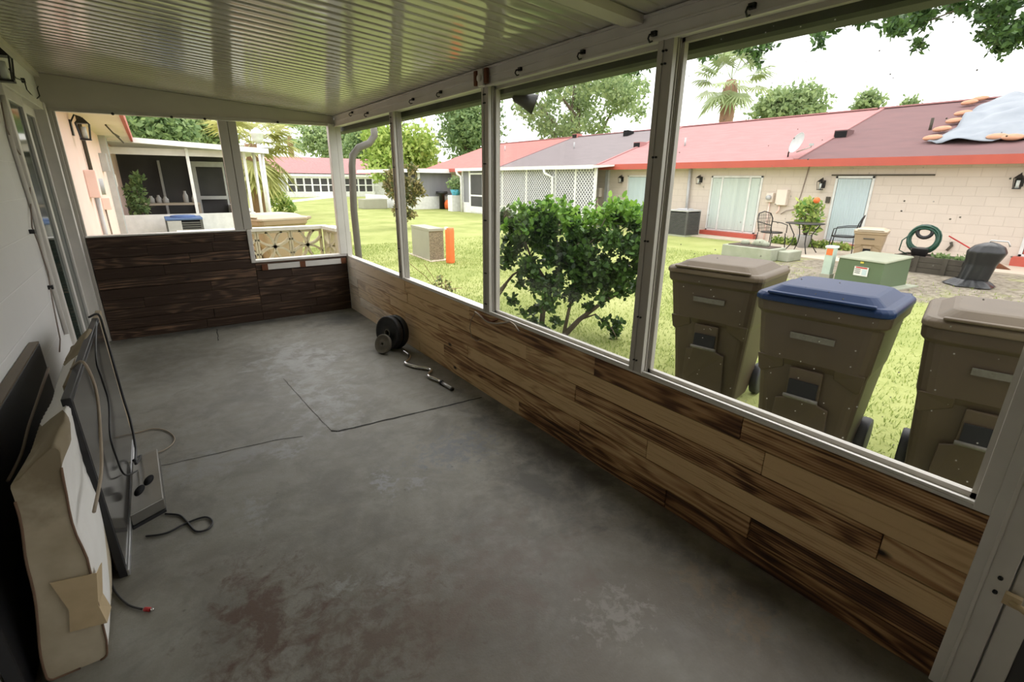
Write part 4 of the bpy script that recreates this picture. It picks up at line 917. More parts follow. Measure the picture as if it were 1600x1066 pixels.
bd = make_bin('pale_lid', bodym='pale_bin'); bd.scale = (.85, .85, .74); bd.location = (11.9, 3.98, GZ); bd.rotation_euler.z = math.radians(14); bd['label'] = 'tan wheeled bin standing behind the green transformer box';
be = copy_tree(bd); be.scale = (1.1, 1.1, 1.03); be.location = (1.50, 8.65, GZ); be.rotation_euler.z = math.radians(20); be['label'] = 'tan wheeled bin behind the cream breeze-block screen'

# ================================================================== ROW HOUSE ACROSS THE LAWN
HX, EX, EZ, RX, RZ = 14.9, 14.45, 2.17, 19.5, 3.85     # wall, eave, eave height, ridge
def rz(x): return EZ+(x-EX)*(RZ-EZ)/(RX-EX)
def roofp(u, v):
    d = ray(u, v); m = (RZ-EZ)/(RX-EX); t_ = (EZ+m*(CAM[0]-EX)-CAM[2])/(d[2]-m*d[0]); return Vector((CAM+d*t_).tolist())
hs = thing('row_house', 'long peach block row house with a pink shingle roof across the lawn', 'house', (HX, 10, GZ))
mb = MB(); mb.box(HX, -3.0, GZ, HX+9, 32.0, 2.25); mb.build('wall', 'house_block', hs)
for a, b, mt in ((-3.2, 7.0, 'roof_old'), (7.0, 14.5, 'roof_pink'), (14.5, 21.5, 'roof_grey'), (21.5, 30.0, 'roof_red')):
    mb = MB(); mb.prism([(EX, a, EZ), (RX, a, RZ), (RX+5.4, a, EZ), (RX+5.4, a, EZ-0.04), (RX, a, RZ-0.05), (EX, a, EZ-0.04)], (0, b-a, 0)); mb.build('roof', mt, hs, recalc=True)
mb = MB(); mb._add([(EX, 30, EZ), (RX, 30, RZ), (RX+5.4, 30, EZ), (EX, 36.5, EZ), (RX-1.2, 36.5, EZ+.1), (RX+5.4, 36.5, EZ)], [(0, 1, 4, 3), (1, 2, 5, 4), (0, 3, 4, 5, 2)]); mb.build('roof', 'roof_red', hs, recalc=True)
mb = MB(); mb.box(EX-0.02, -3.2, EZ-0.19, EX+0.03, 36.4, EZ+0.0); mb.build('fascia', 'red_fascia', hs)
mb = MB(); mb.box(EX+0.03, -3.2, EZ-0.14, HX, 36.4, EZ-0.12); mb.build('soffit', 'peach', hs)
for y in (7.0, 14.5, 21.5):
    mb = MB(); mb.beam((EX-0.01, y, EZ+0.015), (RX, y, RZ+0.015), 0.12, 0.03); mb.build('roof_seam', 'roof_pink', hs)
mb = MB(); mb.beam((RX, -3.2, RZ+0.01), (RX, 30, RZ+0.01), 0.22, 0.04); mb.build('ridge_cap', 'roof_pink', hs)
def slider(y0, y1, z0, z1, ncurt, cm, panels=True, sill=True):
    t = MB(); x = HX
    t.box(x-0.03, y0, z0, x+0.02, y0+0.06, z1); t.box(x-0.03, y1-0.06, z0, x+0.02, y1, z1); t.box(x-0.03, y0, z1-0.06, x+0.02, y1, z1); t.box(x-0.03, y0, z0, x+0.02, y1, z0+0.05)
    if panels:
        for f in (0.22, 0.76): yy = y0+(y1-y0)*f; t.box(x-0.045, yy-0.03, z0+.04, x-0.005, yy+0.03, z1-.04)
    fr = t.build('glass_door', 'frame_white', hs, bevel=0.006)
    t = MB(); t.box(x-0.012, y0+0.06, z0+0.05, x-0.004, y1-0.06, z1-0.06); t.build('backing', 'dark', fr)
    t = MB(); seg = 60; k = 0
    vs = []
    for i in range(seg+1):
        yy = y0+0.07+(y1-y0-0.14)*i/seg; xx = x-0.022+0.007*math.sin(i*1.35)
        vs += [(xx, yy, z0+0.06), (xx, yy, z1-0.07)]
    t._add(vs, [(2*i, 2*i+2, 2*i+3, 2*i+1) for i in range(seg)], 0, True); t.build('curtain', cm, fr)
    if sill: t = MB(); t.box(x-0.25, y0-0.1, GZ, x, y1+0.05, z0); t.build('door_step', 'red_fascia', hs)
slider(8.05, 9.75, 0.06, 1.76, 8, 'curtain'); slider(5.18, 6.08, 0.04, 1.75, 6, 'curtain_blue', False); slider(12.35, 13.3, 0.35, 1.78, 4, 'curtain_blue', False, False)
slider(0.2, 2.22, 0.12, 1.72, 6, 'red_fascia', False)
mb = MB(); mb.box(HX-0.03, 4.0, 1.755, HX, 6.2, 1.79); mb.build('lintel_strip', 'wood_old', hs)
# downspout, conduit on the wall
mb = MB(); mb.tube([(HX-0.08, 10.55, 2.0), (HX-0.08, 10.5, 0.2)], 0.05, 8); tag(mb.build('downspout', 'ac_light', None, (HX-.08, 10.5, 0)), 'pale round downspout above the condenser on the peach house wall', 'downpipe')
mb = MB(); mb.box(HX-0.10, 14.25, GZ, HX-0.0, 14.4, 2.0); tag(mb.build('downspout', 'ac_light', None, (HX, 13.6, 0)), 'pale flat downspout at the corner between the lattice porch and the peach wall', 'downpipe')
mb = MB(); mb.tube([(HX-0.02, 6.81, 2.0), (HX-0.02, 6.9, 1.2), (HX-0.02, 7.0, 0.85), (HX-0.05, 7.2, 0.8), (HX-0.03, 7.35, 0.7)], 0.012, 6); tag(mb.build('conduit', 'cord_pink', None, (HX, 6.9, 1)), 'thin cable running down the peach wall left of the blue-curtained door', 'cable')
# electrical boxes
t = thing('meter_box', 'cream electric meter boxes with a conduit on the peach wall', 'meter', (HX, 7.5, 1))
for y0, y1, z0, z1, d in ((7.62, 7.82, 1.02, 1.28, 0.12), (7.22, 7.52, 0.95, 1.38, 0.14)):
    mb = MB(); mb.box(HX-d, y0, z0, HX, y1, z1); mb.build('cabinet', 'peach', t, bevel=0.01)
mb = MB(); mb.cyl((HX-0.12, 7.72, 1.15), (HX-0.2, 7.72, 1.15), 0.07, n=16); mb.build('meter_dial', 'ac_light', t)
mb = MB(); mb.tube([(HX-0.05, 7.72, 1.02), (HX-0.05, 7.72, GZ)], 0.02, 8); mb.tube([(HX-0.05, 7.42, 0.95), (HX-0.05, 7.42, 0.8), (HX-0.04, 7.48, 0.72)], 0.018, 8); mb.build('conduit_pipe', 'pink', t)
lantern('dark wall lantern left of the wide curtained door', HX, 10.15, 1.62, 1.2, -1)
lantern('dark wall lantern left of the narrow blue-curtained door', HX, 6.38, 1.52, 1.3, -1)
lantern('small dark wall lantern beside the lattice porch', HX, 13.45+0.2-0.45+0.38, 1.62, 1.2, -1)
lantern('dark wall lantern at the right end of the peach wall', HX, 2.55, 1.62, 1.35, -1)
mb = MB(); mb.box(HX-0.04, 6.12, 1.06, HX, 6.22, 1.22); tag(mb.build('doorbell_box', 'wood_old', None, (HX, 6.17, 1.1), 0.005), 'small dark box on the peach wall beside the narrow blue-curtained door', 'box')
# roof vents, dish
def vent(u, v, label, w_=0.35, h=0.14, mt='roof_old'):
    p = roofp(u, v); t = thing('roof_vent', label, 'vent', tuple(p)); mb = MB()
    mb.prism([(p.x-0.2, p.y-w_/2, p.z-0.08), (p.x+0.2, p.y-w_/2, p.z+0.05), (p.x+0.2, p.y-w_/2, p.z+0.1+h*.3), (p.x-0.2, p.y-w_/2, p.z+h)], (0, w_, 0)); mb.build('hood', mt, t, recalc=True)
    mb = MB(); mb.box(p.x-0.215, p.y-w_/2+.02, p.z-0.06, p.x-0.2, p.y+w_/2-.02, p.z+h-.03); mb.build('opening', 'dark', t)
vent(1318, 212, 'brown box vent on the aged roof section right of the seam'); vent(1000, 228, 'pale box vent on the pink roof beside the window post', mt='roof_pink'); vent(902, 214, 'reddish box vent at the far ridge of the red roof', mt='roof_red'); vent(982, 211, 'dark vent near the ridge of the grey roof section', .3, .2, 'dark')
for (u, v, lb) in ((1453, 203, 'dark pipe vent on the aged roof left of the tarp'), (897, 232, 'thin pipe vent on the grey roof section'), (789, 236, 'thin white pipe vent on the red roof section'), (1070, 228, 'thin pipe vent on the pink roof section')):
    p = roofp(u, v); mb = MB(); mb.cyl((p.x, p.y, p.z-0.03), (p.x, p.y, p.z+0.28), 0.035, n=10); tag(mb.build('pipe_vent', 'ac_light' if u < 1400 else 'wood_old', None, tuple(p)), lb, 'vent')
p = Vector((EX+0.25, 7.35, rz(EX+0.25)))
t = thing('satellite_dish', 'grey satellite dish on the roof edge of the pink roof', 'satellite dish', tuple(p))
dc = onp(0, EX+0.1, 1247, 224); dax = Vector((-0.72, 0.45, 0.30)).normalized()
mb = MB(); prof = [(0.001, 0.0)]+[(0.27*i/6, 0.05*(i/6)**2) for i in range(1, 7)]+[(0.275, 0.055), (0.26, 0.045)]+[(0.26*i/6, 0.05*(i/6)**2-0.006) for i in range(5, 0, -1)]; mb.lathe(dc, prof, 28, axis=dax); mb.v = [(x, y, z) for x, y, z in mb.v]; mb.build('reflector', 'ac_light', t)
mb = MB(); mb.tube([dc-dax*0.02, (p.x, p.y, p.z+0.12), (p.x, p.y, p.z-0.02)], 0.02, 8); mb.build('mast', 'black_metal', t)
tip = onp(0, EX-0.2, 1268, 226); mb = MB(); mb.tube([dc-Vector((0, 0, 0.22)), tip-Vector((0, 0, .06)), tip], 0.014, 6); mb.obox(tuple(tip), (0.06, 0.1, 0.06)); mb.build('feed_arm', 'ac_light', t)
# tarp with sandbags
tp = [(1447, 222), (1480, 226), (1552, 218), (1600, 224), (1600, 150), (1562, 152), (1522, 164), (1498, 190)]
P3 = [roofp(u, v) for u, v in tp]
mb = MB()
def tarpf(a, b):
    # a along -y (to the right), b up the slope
    x = 15.25+b*4.15; y = (4.45+(4.25-4.45)*b) - a*6.0 - 0.35*math.sin(b*7)*(1-a)*0.3
    z = rz(x)+0.03+0.20*abs(mn.noise(Vector((x*0.9, y*1.6, 0))))+0.05*math.sin(y*4+x*2)**2
    return (x+0.10*math.sin(y*3.1)*(1-b), y, z)
mb.grid(tarpf, 60, 30); o = mb.build('roof_tarp', 'tarp', None, (16, 2, 3)); tag(o, 'pale crumpled tarp covering the right end of the roof', 'tarp')
so_ = o.modifiers.new('thick', 'SOLIDIFY'); so_.thickness = 0.01
sb = [(1455, 222, 0.30, .5), (1470, 208, .4, .3), (1490, 195, .4, .3), (1503, 183, .4, .25), (1513, 166, .45, .2), (1530, 160, .45, .2), (1556, 221, -.1, 0), (1580, 222, -.1, 0)]
for i, (u, v, a, b) in enumerate(sb):
    p = roofp(u, v); mb = MB()
    L = 0.34 if i < 6 else 0.36
    def sbf(s_, q, L=L):
        th = q*2*PI; w_ = math.sin(PI*min(1, max(0, s_)))**0.4
        return (0.11*w_*math.cos(th), (s_-0.5)*2*L*0.55, 0.06*w_*math.sin(th)+0.01*mn.noise(Vector((s_*9+i, q*6, 0))))
    mb.grid(sbf, 14, 12); ca, sa = math.cos(a), math.sin(a)
    mb.v = [(p.x+x*ca-y*sa, p.y+x*sa+y*ca, p.z+0.10+z+(x*ca-y*sa)*0.33) for x, y, z in mb.v]
    lb = 'tan sandbag weighing down the left edge of the roof tarp' if i < 6 else 'tan sandbag on the lower edge of the roof tarp'
    tag(mb.build('sandbag', 'sandbag', None, tuple(p)), lb, 'sandbag', 'sandbags on the tarp edge' if i < 6 else 'sandbags on the lower tarp edge')

# ---- lattice porch
LX, LY0, LY1 = 13.7, 13.85, 23.76
t = thing('screened_porch', 'screened porch with white lattice panels in front of the row house', 'porch', (LX, 17, GZ))
mb = MB(); mb.prism([(LX-0.25, LY0-0.25, 2.02), (HX, LY0-0.25, 2.14), (HX, LY0-0.25, 2.18), (LX-0.25, LY0-0.25, 2.12)], (0, LY1-LY0+0.4, 0)); mb.build('roof', 'white_paint', t, recalc=True)
mb = MB(); mb.box(LX-0.28, LY0-0.1, 1.99, LX-0.22, LY1+0.3, 2.13); mb.build('fascia', 'bright_white', t)
mb = MB(); mb.box(LX, LY0, GZ, LX+0.06, LY1, 0.42); mb.build('low_wall', 'bright_white', t)
mb = MB(); mb.box(LX+0.03, LY0, 0.42, LX+0.045, 21.05, 2.0); mb.build('mesh_screen', 'screen_grey', t)
mb = MB(); mb.box(LX+0.03, 21.05, 0.42, LX+0.045, LY1, 2.0); mb.build('mesh_screen', 'screen_grey', t)
for y in (LY0, 14.92, 16.13, 18.12, 20.0, 21.05, 21.66, 23.04, LY1):
    mb = MB(); mb.box(LX-0.02, y-0.05, 0.40, LX+0.06, y+0.05, 2.02); mb.build('post', 'bright_white', t)
mb = MB(); mb.box(LX-0.03, 21.70, GZ+.05, LX-0.0, 21.78, 1.9); mb.box(LX-0.03, 22.90, GZ+.05, LX, 22.98, 1.9); mb.box(LX-0.03, 21.78, 0.75, LX, 22.90, 0.83); mb.box(LX-0.03, 21.78, 1.82, LX, 22.90, 1.9); mb.box(LX-.03, 21.78, GZ+.05, LX, 22.90, 0.25)
dr = mb.build('door', 'bright_white', t)
mb = MB(); mb.box(LX-0.02, 21.78, 0.83, LX-0.012, 22.90, 1.82); mb.box(LX-0.02, 21.78, 0.25, LX-0.012, 22.90, 0.75); mb.build('door_screen', 'screen_dark', dr)
for y0, y1 in ((LY0+.05, 14.87), (14.97, 16.08), (16.18, 18.07), (18.17, 19.95), (20.05, 21.0)):
    mb = MB(); st = 0.16; zz0, zz1 = 0.43, 1.99
    for sgn in (1, -1):
        c = -3.0
        while c < 5:
            # diagonal line y = y0 + c + sgn*(z-zz0)
            pts = []
            for z in (zz0, zz1):
                pts.append((y0+c+sgn*(z-zz0), z))
            (ya, za), (yb, zb) = pts
            if ya > yb: ya, za, yb, zb = yb, zb, ya, za
            A, B = max(ya, y0), min(yb, y1)
            if B-A > 0.03:
                f = lambda yy: za+(zb-za)*(yy-ya)/(yb-ya)
                mb.beam((LX-0.005*sgn, A, f(A)), (LX-0.005*sgn, B, f(B)), 0.008, 0.032)
            c += st
    mb.build('lattice_panel', 'lattice', t)
mb = MB(); mb.tube([(LX-0.25, 16.6, 1.98), (LX-0.25, 16.55, 1.85), (LX-0.12, 16.2, 1.7), (LX-0.1, 16.13, GZ)], 0.06, 8); tag(mb.build('downspout', 'bright_white', None, (LX, 16.13, GZ)), 'white downspout on the lattice porch above the green shrub', 'downpipe')
mb = MB(); mb.tube([(LX-0.25, LY1+0.2, 1.98), (LX-0.25, LY1+0.15, 1.86), (LX-0.1, LY1, 1.72), (LX-0.1, LY1, GZ)], 0.06, 8); tag(mb.build('downspout', 'bright_white', None, (LX, LY1, GZ)), 'white downspout at the far corner of the lattice porch', 'downpipe')
t = thing('meter_box', 'cream meter box low on the wall between the lattice porch and the pale window', 'meter', (HX, 14.8, 1))
mb = MB(); mb.box(HX-0.15, 14.62, 0.95, HX, 14.95, 1.3); mb.build('cabinet', 'peach', t, bevel=0.01); mb = MB(); mb.tube([(HX-0.06, 14.8, 0.95), (HX-0.06, 14.8, GZ)], 0.03, 8); mb.build('conduit_pipe', 'pink', t)
# ---- farther porch
t = thing('screened_porch', 'farther screened porch with grey screen and white window beyond the lattice porch', 'porch', (12.6, 27, GZ))
mb = MB(); mb.prism([(11.4, 26.6, 1.98), (HX, 26.6, 2.10), (HX, 26.6, 2.16), (11.4, 26.6, 2.1)], (0, 7, 0)); mb.build('roof', 'white_paint', t, recalc=True)
mb = MB(); mb.box(11.36, 26.55, 1.92, HX, 26.62, 2.08); mb.box(11.36, 26.6, 1.92, 11.42, 33.6, 2.08); mb.build('fascia', 'bright_white', t)
mb = MB(); mb.box(11.6, 27, GZ, HX, 27.08, 0.62); mb.box(11.6, 27, GZ, 11.68, 33, 0.62); mb.build('low_wall', 'bright_white', t)
mb = MB(); mb.box(12.75, 27.03, 0.62, HX-.1, 27.05, 2.0); mb.build('mesh_screen', 'screen_grey', t)
mb = MB(); mb.box(11.62, 27.03, 0.3, 12.6, 27.05, 2.0); mb.build('window_pane', 'screen_dark', t)
mb = MB()
mb.box(12.6, 26.98, 0.3, 12.75, 27.08, 2.0); mb.box(11.6, 26.98, 0.95, 12.6, 27.08, 1.03); mb.box(11.58, 26.98, 0.2, 12.7, 27.08, 0.3); mb.box(11.58, 26.98, 0.3, 11.68, 27.08, 2.0); mb.build('window_frame', 'bright_white', t)
# canister and potted plants in the gap between the porches
p = onp(2, GZ, 702, 327); t = thing('gas_canister', 'orange canister with a dark top beside the farther porch', 'canister', (p.x, p.y, GZ))
mb = MB(); mb.lathe((p.x, p.y, GZ), [(0.2, 0), (0.27, 0.08), (0.28, 0.35), (0.2, 0.5), (0.1, 0.54)], 16); mb.build('tank', 'orange', t); mb = MB(); mb.lathe((p.x-.3, p.y+0.3, GZ), [(0.16, 0), (0.16, 0.8), (0.34, 0.86), (0.34, 1.0)], 14); mb.build('stand', 'black_plastic', t)
p = onp(2, GZ, 713, 330); t = thing('potted_plant', 'bushy plant in a turquoise pot on a white stand between the porches', 'plant', (p.x, p.y, GZ))
mb = MB(); mb.box(p.x-.35, p.y-.2, GZ, p.x+.3, p.y+.3, 0.75); mb.build('stand', 'bright_white', t); mb = MB(); mb.lathe((p.x+.0, p.y, 0.75), [(0.2, 0), (0.32, 0.3)], 14); mb.build('pot', 'blue_pot', t)
leaves('foliage', 'dark_leaf', clumps([(p.x, p.y, 1.3, 0.45), (p.x+.2, p.y, 1.1, .3)], 500, 3), 0.16, 3, t)

# ================================================================== YARD THINGS NEAR THE ROW HOUSE
mb = MB(); mb.box(13.35, -2.5, GZ-0.02, HX, 7.2, GZ+0.035); mb.box(12.1, 1.0+2.9, GZ-.02, 13.36, 6.3, GZ+0.03); mb.box(13.9, 7.2, GZ-.02, HX, 12.3, GZ+.03); o = mb.build('patio_slab', 'path', None, (14, 4, GZ)); o['kind'] = 'structure'
# air conditioner condenser
def condenser(x, y, wd, h, label, top='ac_light', mt='ac_grey'):
    t = thing('air_conditioner', label, 'air conditioner', (x, y, GZ))
    mb = MB(); mb.box(x-wd/2, y-wd/2, GZ, x+wd/2, y+wd/2, GZ+0.05); mb.build('base_pad', 'concrete', t)
    mb = MB(); mb.box(x-wd/2+.03, y-wd/2+.03, GZ+.05, x+wd/2-.03, y+wd/2-.03, GZ+h-0.05); mb.build('core', 'dark', t)
    mb = MB(); k = int((h-0.12)/0.045)
    for i in range(k):
        z = GZ+0.07+i*0.045
        mb.box(x-wd/2, y-wd/2, z, x+wd/2, y+wd/2, z+0.028)
    for a in (-1, 1):
        for b in (-1, 1): mb.box(x+a*(wd/2-.02)-.025, y+b*(wd/2-.02)-.025, GZ+.05, x+a*(wd/2-.02)+.025, y+b*(wd/2-.02)+.025, GZ+h-.04)
    mb.build('louvre_casing', mt, t)
    mb = MB(); mb.box(x-wd/2-.01, y-wd/2-.01, GZ+h-.05, x+wd/2+.01, y+wd/2+.01, GZ+h); mb.lathe((x, y, GZ+h), [(wd*.36, 0), (wd*.36, .03), (wd*.3, .035)], 20); mb.build('top_cover', top, t, bevel=0.01)
condenser(13.9, 9.9, 0.68, 0.82, 'dark louvred air conditioner condenser under the downspout at the peach wall')
# stone planter trough with items
t = thing('concrete_planter', 'weathered concrete block planter on the lawn in front of the patio', 'planter', (11.1, 5.9, GZ))
mb = MB(); mb.box(10.85, 5.42, GZ, 11.5, 6.6, 0.17); mb.box(11.15, 5.18, GZ, 11.75, 5.42, 0.12); mb.build('trough', 'concrete', t, bevel=0.02)
mb = MB(); mb.box(10.93, 5.5, 0.165, 11.42, 6.5, 0.185); mb.build('soil', 'soil', t)
for (u, v, r_) in ((1165, 378, 0.09), (1188, 376, 0.13), (1195, 380, 0.10), (1180, 381, 0.07)):
    p = onp(0, 11.2, u, v); mb = MB(); mb.sphere((11.2, p.y, 0.18+r_*0.5), r_, 10, 0, (1, 1.2, 0.7)); tag(mb.build('garden_stone', 'concrete', None, (11.2, p.y, .18)), 'rounded pale stone lying on top of the concrete planter', 'stone', 'stones on the concrete planter')
# wrought iron patio furniture
def patio_chair(x, y, rot, label):
    t = thing('patio_chair', label, 'chair', (0, 0, 0))
    S_ = 0.22
    for a in (-1, 1):
        for b in (-1, 1):
            mb = MB(); mb.tube([(a*S_, b*S_, 0.42), (a*S_*1.15, b*S_*1.15, 0)], 0.012, 6); mb.build('leg', 'black_metal', t)
    mb = MB(); mb.lathe((0, 0, 0.42), [(0.01, 0), (0.25, 0), (0.26, 0.015), (0.25, 0.03), (0.01, 0.02)], 20); mb.build('seat', 'black_metal', t)
    mb = MB(); mb.tube([(0.22, -0.2, 0.43), (0.26, -0.25, 0.75), (0.30, -0.2, 0.88), (0.32, 0, 0.93), (0.30, 0.2, 0.88), (0.26, 0.25, 0.75), (0.22, 0.2, 0.43)], 0.014, 6)
    for k in range(-3, 4): mb.tube([(0.23, k*0.05, 0.43), (0.30, k*0.06, 0.9-abs(k)*0.01)], 0.006, 5)
    for z in (0.52, 0.6, 0.68, 0.76, 0.84): mb.tube([(0.235+(z-.43)*.15, -0.23, z), (0.25+(z-.43)*.15, 0, z), (0.235+(z-.43)*.15, 0.23, z)], 0.005, 5)
    mb.build('backrest', 'black_metal', t)
    for b in (-1, 1):
        mb = MB(); mb.tube([(0.26, b*0.25, 0.68), (0.0, b*0.29, 0.66), (-0.2, b*0.27, 0.62), (-0.22, b*0.25, 0.43)], 0.012, 6); mb.build('armrest', 'black_metal', t)
    t.location = (x, y, GZ+0.03); t.rotation_euler.z = rot; return t
patio_chair(12.75, 6.45, math.radians(75), 'black wrought iron armchair left of the patio table')
patio_chair(13.3, 5.0, math.radians(-75), 'black wrought iron armchair right of the patio table by the blue-curtained door')
t = thing('patio_table', 'thin black wrought iron patio table in front of the potted plant', 'table', (12.9, 5.75, GZ+.03))
mb = MB(); mb.lathe((12.9, 5.75, 0.62), [(0.01, 0), (0.42, 0), (0.43, 0.01), (0.42, 0.02), (0.01, 0.02)], 28); mb.build('tabletop', 'black_metal', t)
for k in range(4):
    q = k*PI/2+PI/4; c, s_ = math.cos(q), math.sin(q); mb = MB(); mb.tube([(12.9+.36*c, 5.75+.36*s_, 0.62), (12.9+.2*c, 5.75+.2*s_, 0.35), (12.9+.22*c, 5.75+.22*s_, 0.15), (12.9+.38*c, 5.75+.38*s_, GZ+.03)], 0.012, 6); mb.build('leg', 'black_metal', t)
# potted plant by the door
t = thing('potted_plant', 'bright leafy potted plant with an orange flower at the peach wall behind the patio table', 'plant', (13.9, 6.15, GZ+.03))
mb = MB(); mb.lathe((13.9, 6.15, GZ+.03), [(0.12, 0), (0.18, 0.3), (0.19, 0.33), (0.16, 0.33)], 16); mb.build('pot', 'ac_light', t)
mb = MB()
for k in range(6): q = k*1.05; mb.tube([(13.9, 6.15, 0.2), (13.9+.12*math.cos(q), 6.15+.12*math.sin(q), 0.6), (13.9+.25*math.cos(q), 6.15+.28*math.sin(q), 0.95)], 0.012, 5)
mb.build('stem', 'bark', t)
leaves('foliage', 'flower_leaf', clumps([(13.9, 6.15, 0.78, 0.36), (13.85, 6.0, 0.5, 0.22), (13.9, 6.3, 0.95, .22)], 700, 5), 0.13, 5, t)
mb = MB(); mb.sphere((13.8, 5.98, 1.15), 0.08, 10); mb.build('flower', 'orange', t)
t = thing('flower_bed_plant', 'low leafy border plants along the patio wall under the table', 'plant', (14.1, 5.6, GZ+.03)); leaves('foliage', 'flower_leaf', clumps([(14.2, 7.0-0.22*k, 0.02, 0.14) for k in range(9)], 1200, 8, 0.6), 0.09, 8, t)
t = thing('garden_shrub', 'small yellow-green shrub left of the air conditioner condenser', 'shrub', (13.9, 10.9, GZ)); leaves('foliage', 'flower_leaf', clumps([(13.9, 10.8, 0.45, 0.32), (13.8, 11.0, 0.15, 0.35), (14, 10.6, .05, .3)], 900, 9), 0.12, 9, t)
# utility marker post
p = onp(2, GZ, 1290, 436); t = thing('utility_pedestal', 'pale green utility pedestal with an orange sticker beside the transformer', 'utility post', (p.x, p.y, GZ)); x, y = p.x, p.y
mb = MB(); mb.box(x-0.07, y-0.07, GZ, x+0.07, y+0.07, 0.46); mb.build('column', 'pale_green', t, bevel=0.01)
mb = MB(); mb.box(x-0.085, y-0.085, 0.46, x+0.085, y+0.085, 0.50); mb.build('cap', 'bright_white', t, bevel=0.01)
mb = MB(); mb.box(x-0.075, y-0.05, 0.34, x-0.069, y+0.05, 0.45); mb.build('orange_sticker', 'orange', t); mb = MB(); mb.box(x-0.085, y-0.085, GZ, x+0.085, y+0.085, 0.0); mb.build('foot', 'box_smooth', t)
# transformer
R4 = Matrix.Rotation(math.radians(-12), 3, 'Z')
t = thing('transformer_box', 'green metal transformer box with a white warning label', 'utility box', (9.95, 3.35, GZ))
X0, X1, Y0, Y1 = 9.52, 10.35, 2.88, 3.62
def rotv(mb, deg, c):
    R = Matrix.Rotation(math.radians(deg), 3, 'Z'); mb.v = [tuple(Vector((c[0], c[1], 0))+R @ Vector((v[0]-c[0], v[1]-c[1], v[2]))) for v in mb.v]; return mb
RC, RA = (9.52, 3.2), -8
mb = MB(); mb.hexa([(X0, Y0, GZ), (X1, Y0, GZ), (X1, Y1, GZ), (X0, Y1, GZ)], [(X0+.02, Y0+.01, 0.33), (X1, Y0+.01, 0.38), (X1, Y1-.01, 0.38), (X0+.02, Y1-.01, 0.33)]); rotv(mb, RA, RC).build('cabinet', 'green_metal', t, bevel=0.01)
mb = MB(); mb.hexa([(X0-.0, Y0-.015, 0.33), (X1+.02, Y0-.015, 0.38), (X1+.02, Y1+.015, 0.38), (X0-.0, Y1+.015, 0.33)], [(X0+.02, Y0-.0, 0.355), (X1+.0, Y0-.0, 0.405), (X1, Y1, 0.405), (X0+.02, Y1, 0.355)]); rotv(mb, RA, RC).build('cover', 'green_top', t, bevel=0.005)
mb = MB(); mb.box(X0-.003, 3.10, 0.08, X0+.004, 3.32, 0.23); lb = rotv(mb, RA, RC).build('warning_label', 'warn_label', t)
mb = MB(); mb.box(X0-.005, 3.12, 0.205, X0-.003, 3.30, 0.225); rotv(mb, RA, RC).build('red_heading', 'red_plastic', lb)
for k in range(3): mb = MB(); mb.box(X0-.005, 3.22, 0.18-k*.03, X0-.003, 3.305, 0.19-k*.03); rotv(mb, RA, RC).build('text_line', 'black_plastic', lb)
mb = MB(); mb.box(X0-.005, 3.12, 0.10, X0-.003, 3.19, 0.19); rotv(mb, RA, RC).build('pictogram', 'curtain_blue', lb)
mb = MB(); mb.box(X0+.005, 3.2, 0.285, X0+.016, 3.25, 0.315); rotv(mb, RA, RC).build('yellow_sticker', 'yellow', t)
mb = MB(); mb.box(X0-.15, Y0-.15, GZ-.05, X1+.1, Y1+.15, GZ+.02); rotv(mb, RA, RC).build('base_pad', 'concrete', t)
# raised timber planter, hose on a bucket, broom, covered grill
t = thing('timber_planter', 'dark weathered timber planter box under the hose reel', 'planter', (12.4, 3.0, GZ))
mb = MB(); ya, yb, xa_, xb_ = 2.35, 3.55, 12.1, 12.75
for z in (0, 1, 2): mb.box(xa_, ya, GZ+z*0.105, xa_+.04, yb, GZ+.1+z*0.105); mb.box(xb_-.04, ya, GZ+z*0.105, xb_, yb, GZ+.1+z*0.105); mb.box(xa_+.04, ya, GZ+z*0.105, xb_-.04, ya+.04, GZ+.1+z*0.105); mb.box(xa_+.04, yb-.04, GZ+z*0.105, xb_-.04, yb, GZ+.1+z*0.105)
mb.build('planks', 'wood_old', t)
for y in (ya, ya+.35, yb-.06, yb-.4): mb = MB(); mb.box(xa_-.03, y, GZ, xa_, y+.07, 0.22); mb.build('post', 'wood_old', t)
mb = MB(); mb.box(xa_+.04, ya+.04, GZ, xb_-.04, yb-.04, 0.17); mb.build('soil', 'soil', t)
leaves('foliage', 'dark_leaf', clumps([(12.4, 2.6, 0.2, .15), (12.4, 2.9, .2, .12)], 250, 4, .5), 0.08, 4, t)
t = thing('hose_reel', 'dark green garden hose coiled upright on a black pot', 'hose', (12.4, 3.25, 0.17)); hc = Vector((12.4, 3.25, 0.52))
mb = MB(); mb.lathe((12.4, 3.25, 0.17), [(0.11, 0), (0.16, 0.16), (0.17, 0.18), (0.12, 0.18)], 16); mb.build('pot', 'black_plastic', t)
mb = MB(); rnd = random.Random(2)
for k in range(9):
    rr = 0.24+rnd.uniform(-.035, .03); ox, oz = rnd.uniform(-.05, .05), rnd.uniform(-.02, .03)
    mb.tube([hc+Vector((ox+.02*math.sin(3*q), rr*math.cos(q), rr*1.0*math.sin(q)+oz)) for q in [i*2*PI/20 for i in range(21)]], 0.016, 6, 0, False)
mb.tube([hc+Vector((0, .2, .1)), hc+Vector((-.05, .32, -.05)), hc+Vector((-.05, .33, -.25)), hc+Vector((0, .2, -.32))], 0.012, 6); mb.build('hose', 'green_hose', t)
mb = MB(); mb.tube([hc+Vector((0, .12*math.cos(q), .14+.11*math.sin(q))) for q in [i*2*PI/16 for i in range(17)]], 0.035, 8, 0, False); mb.build('reel_top', 'black_plastic', t)
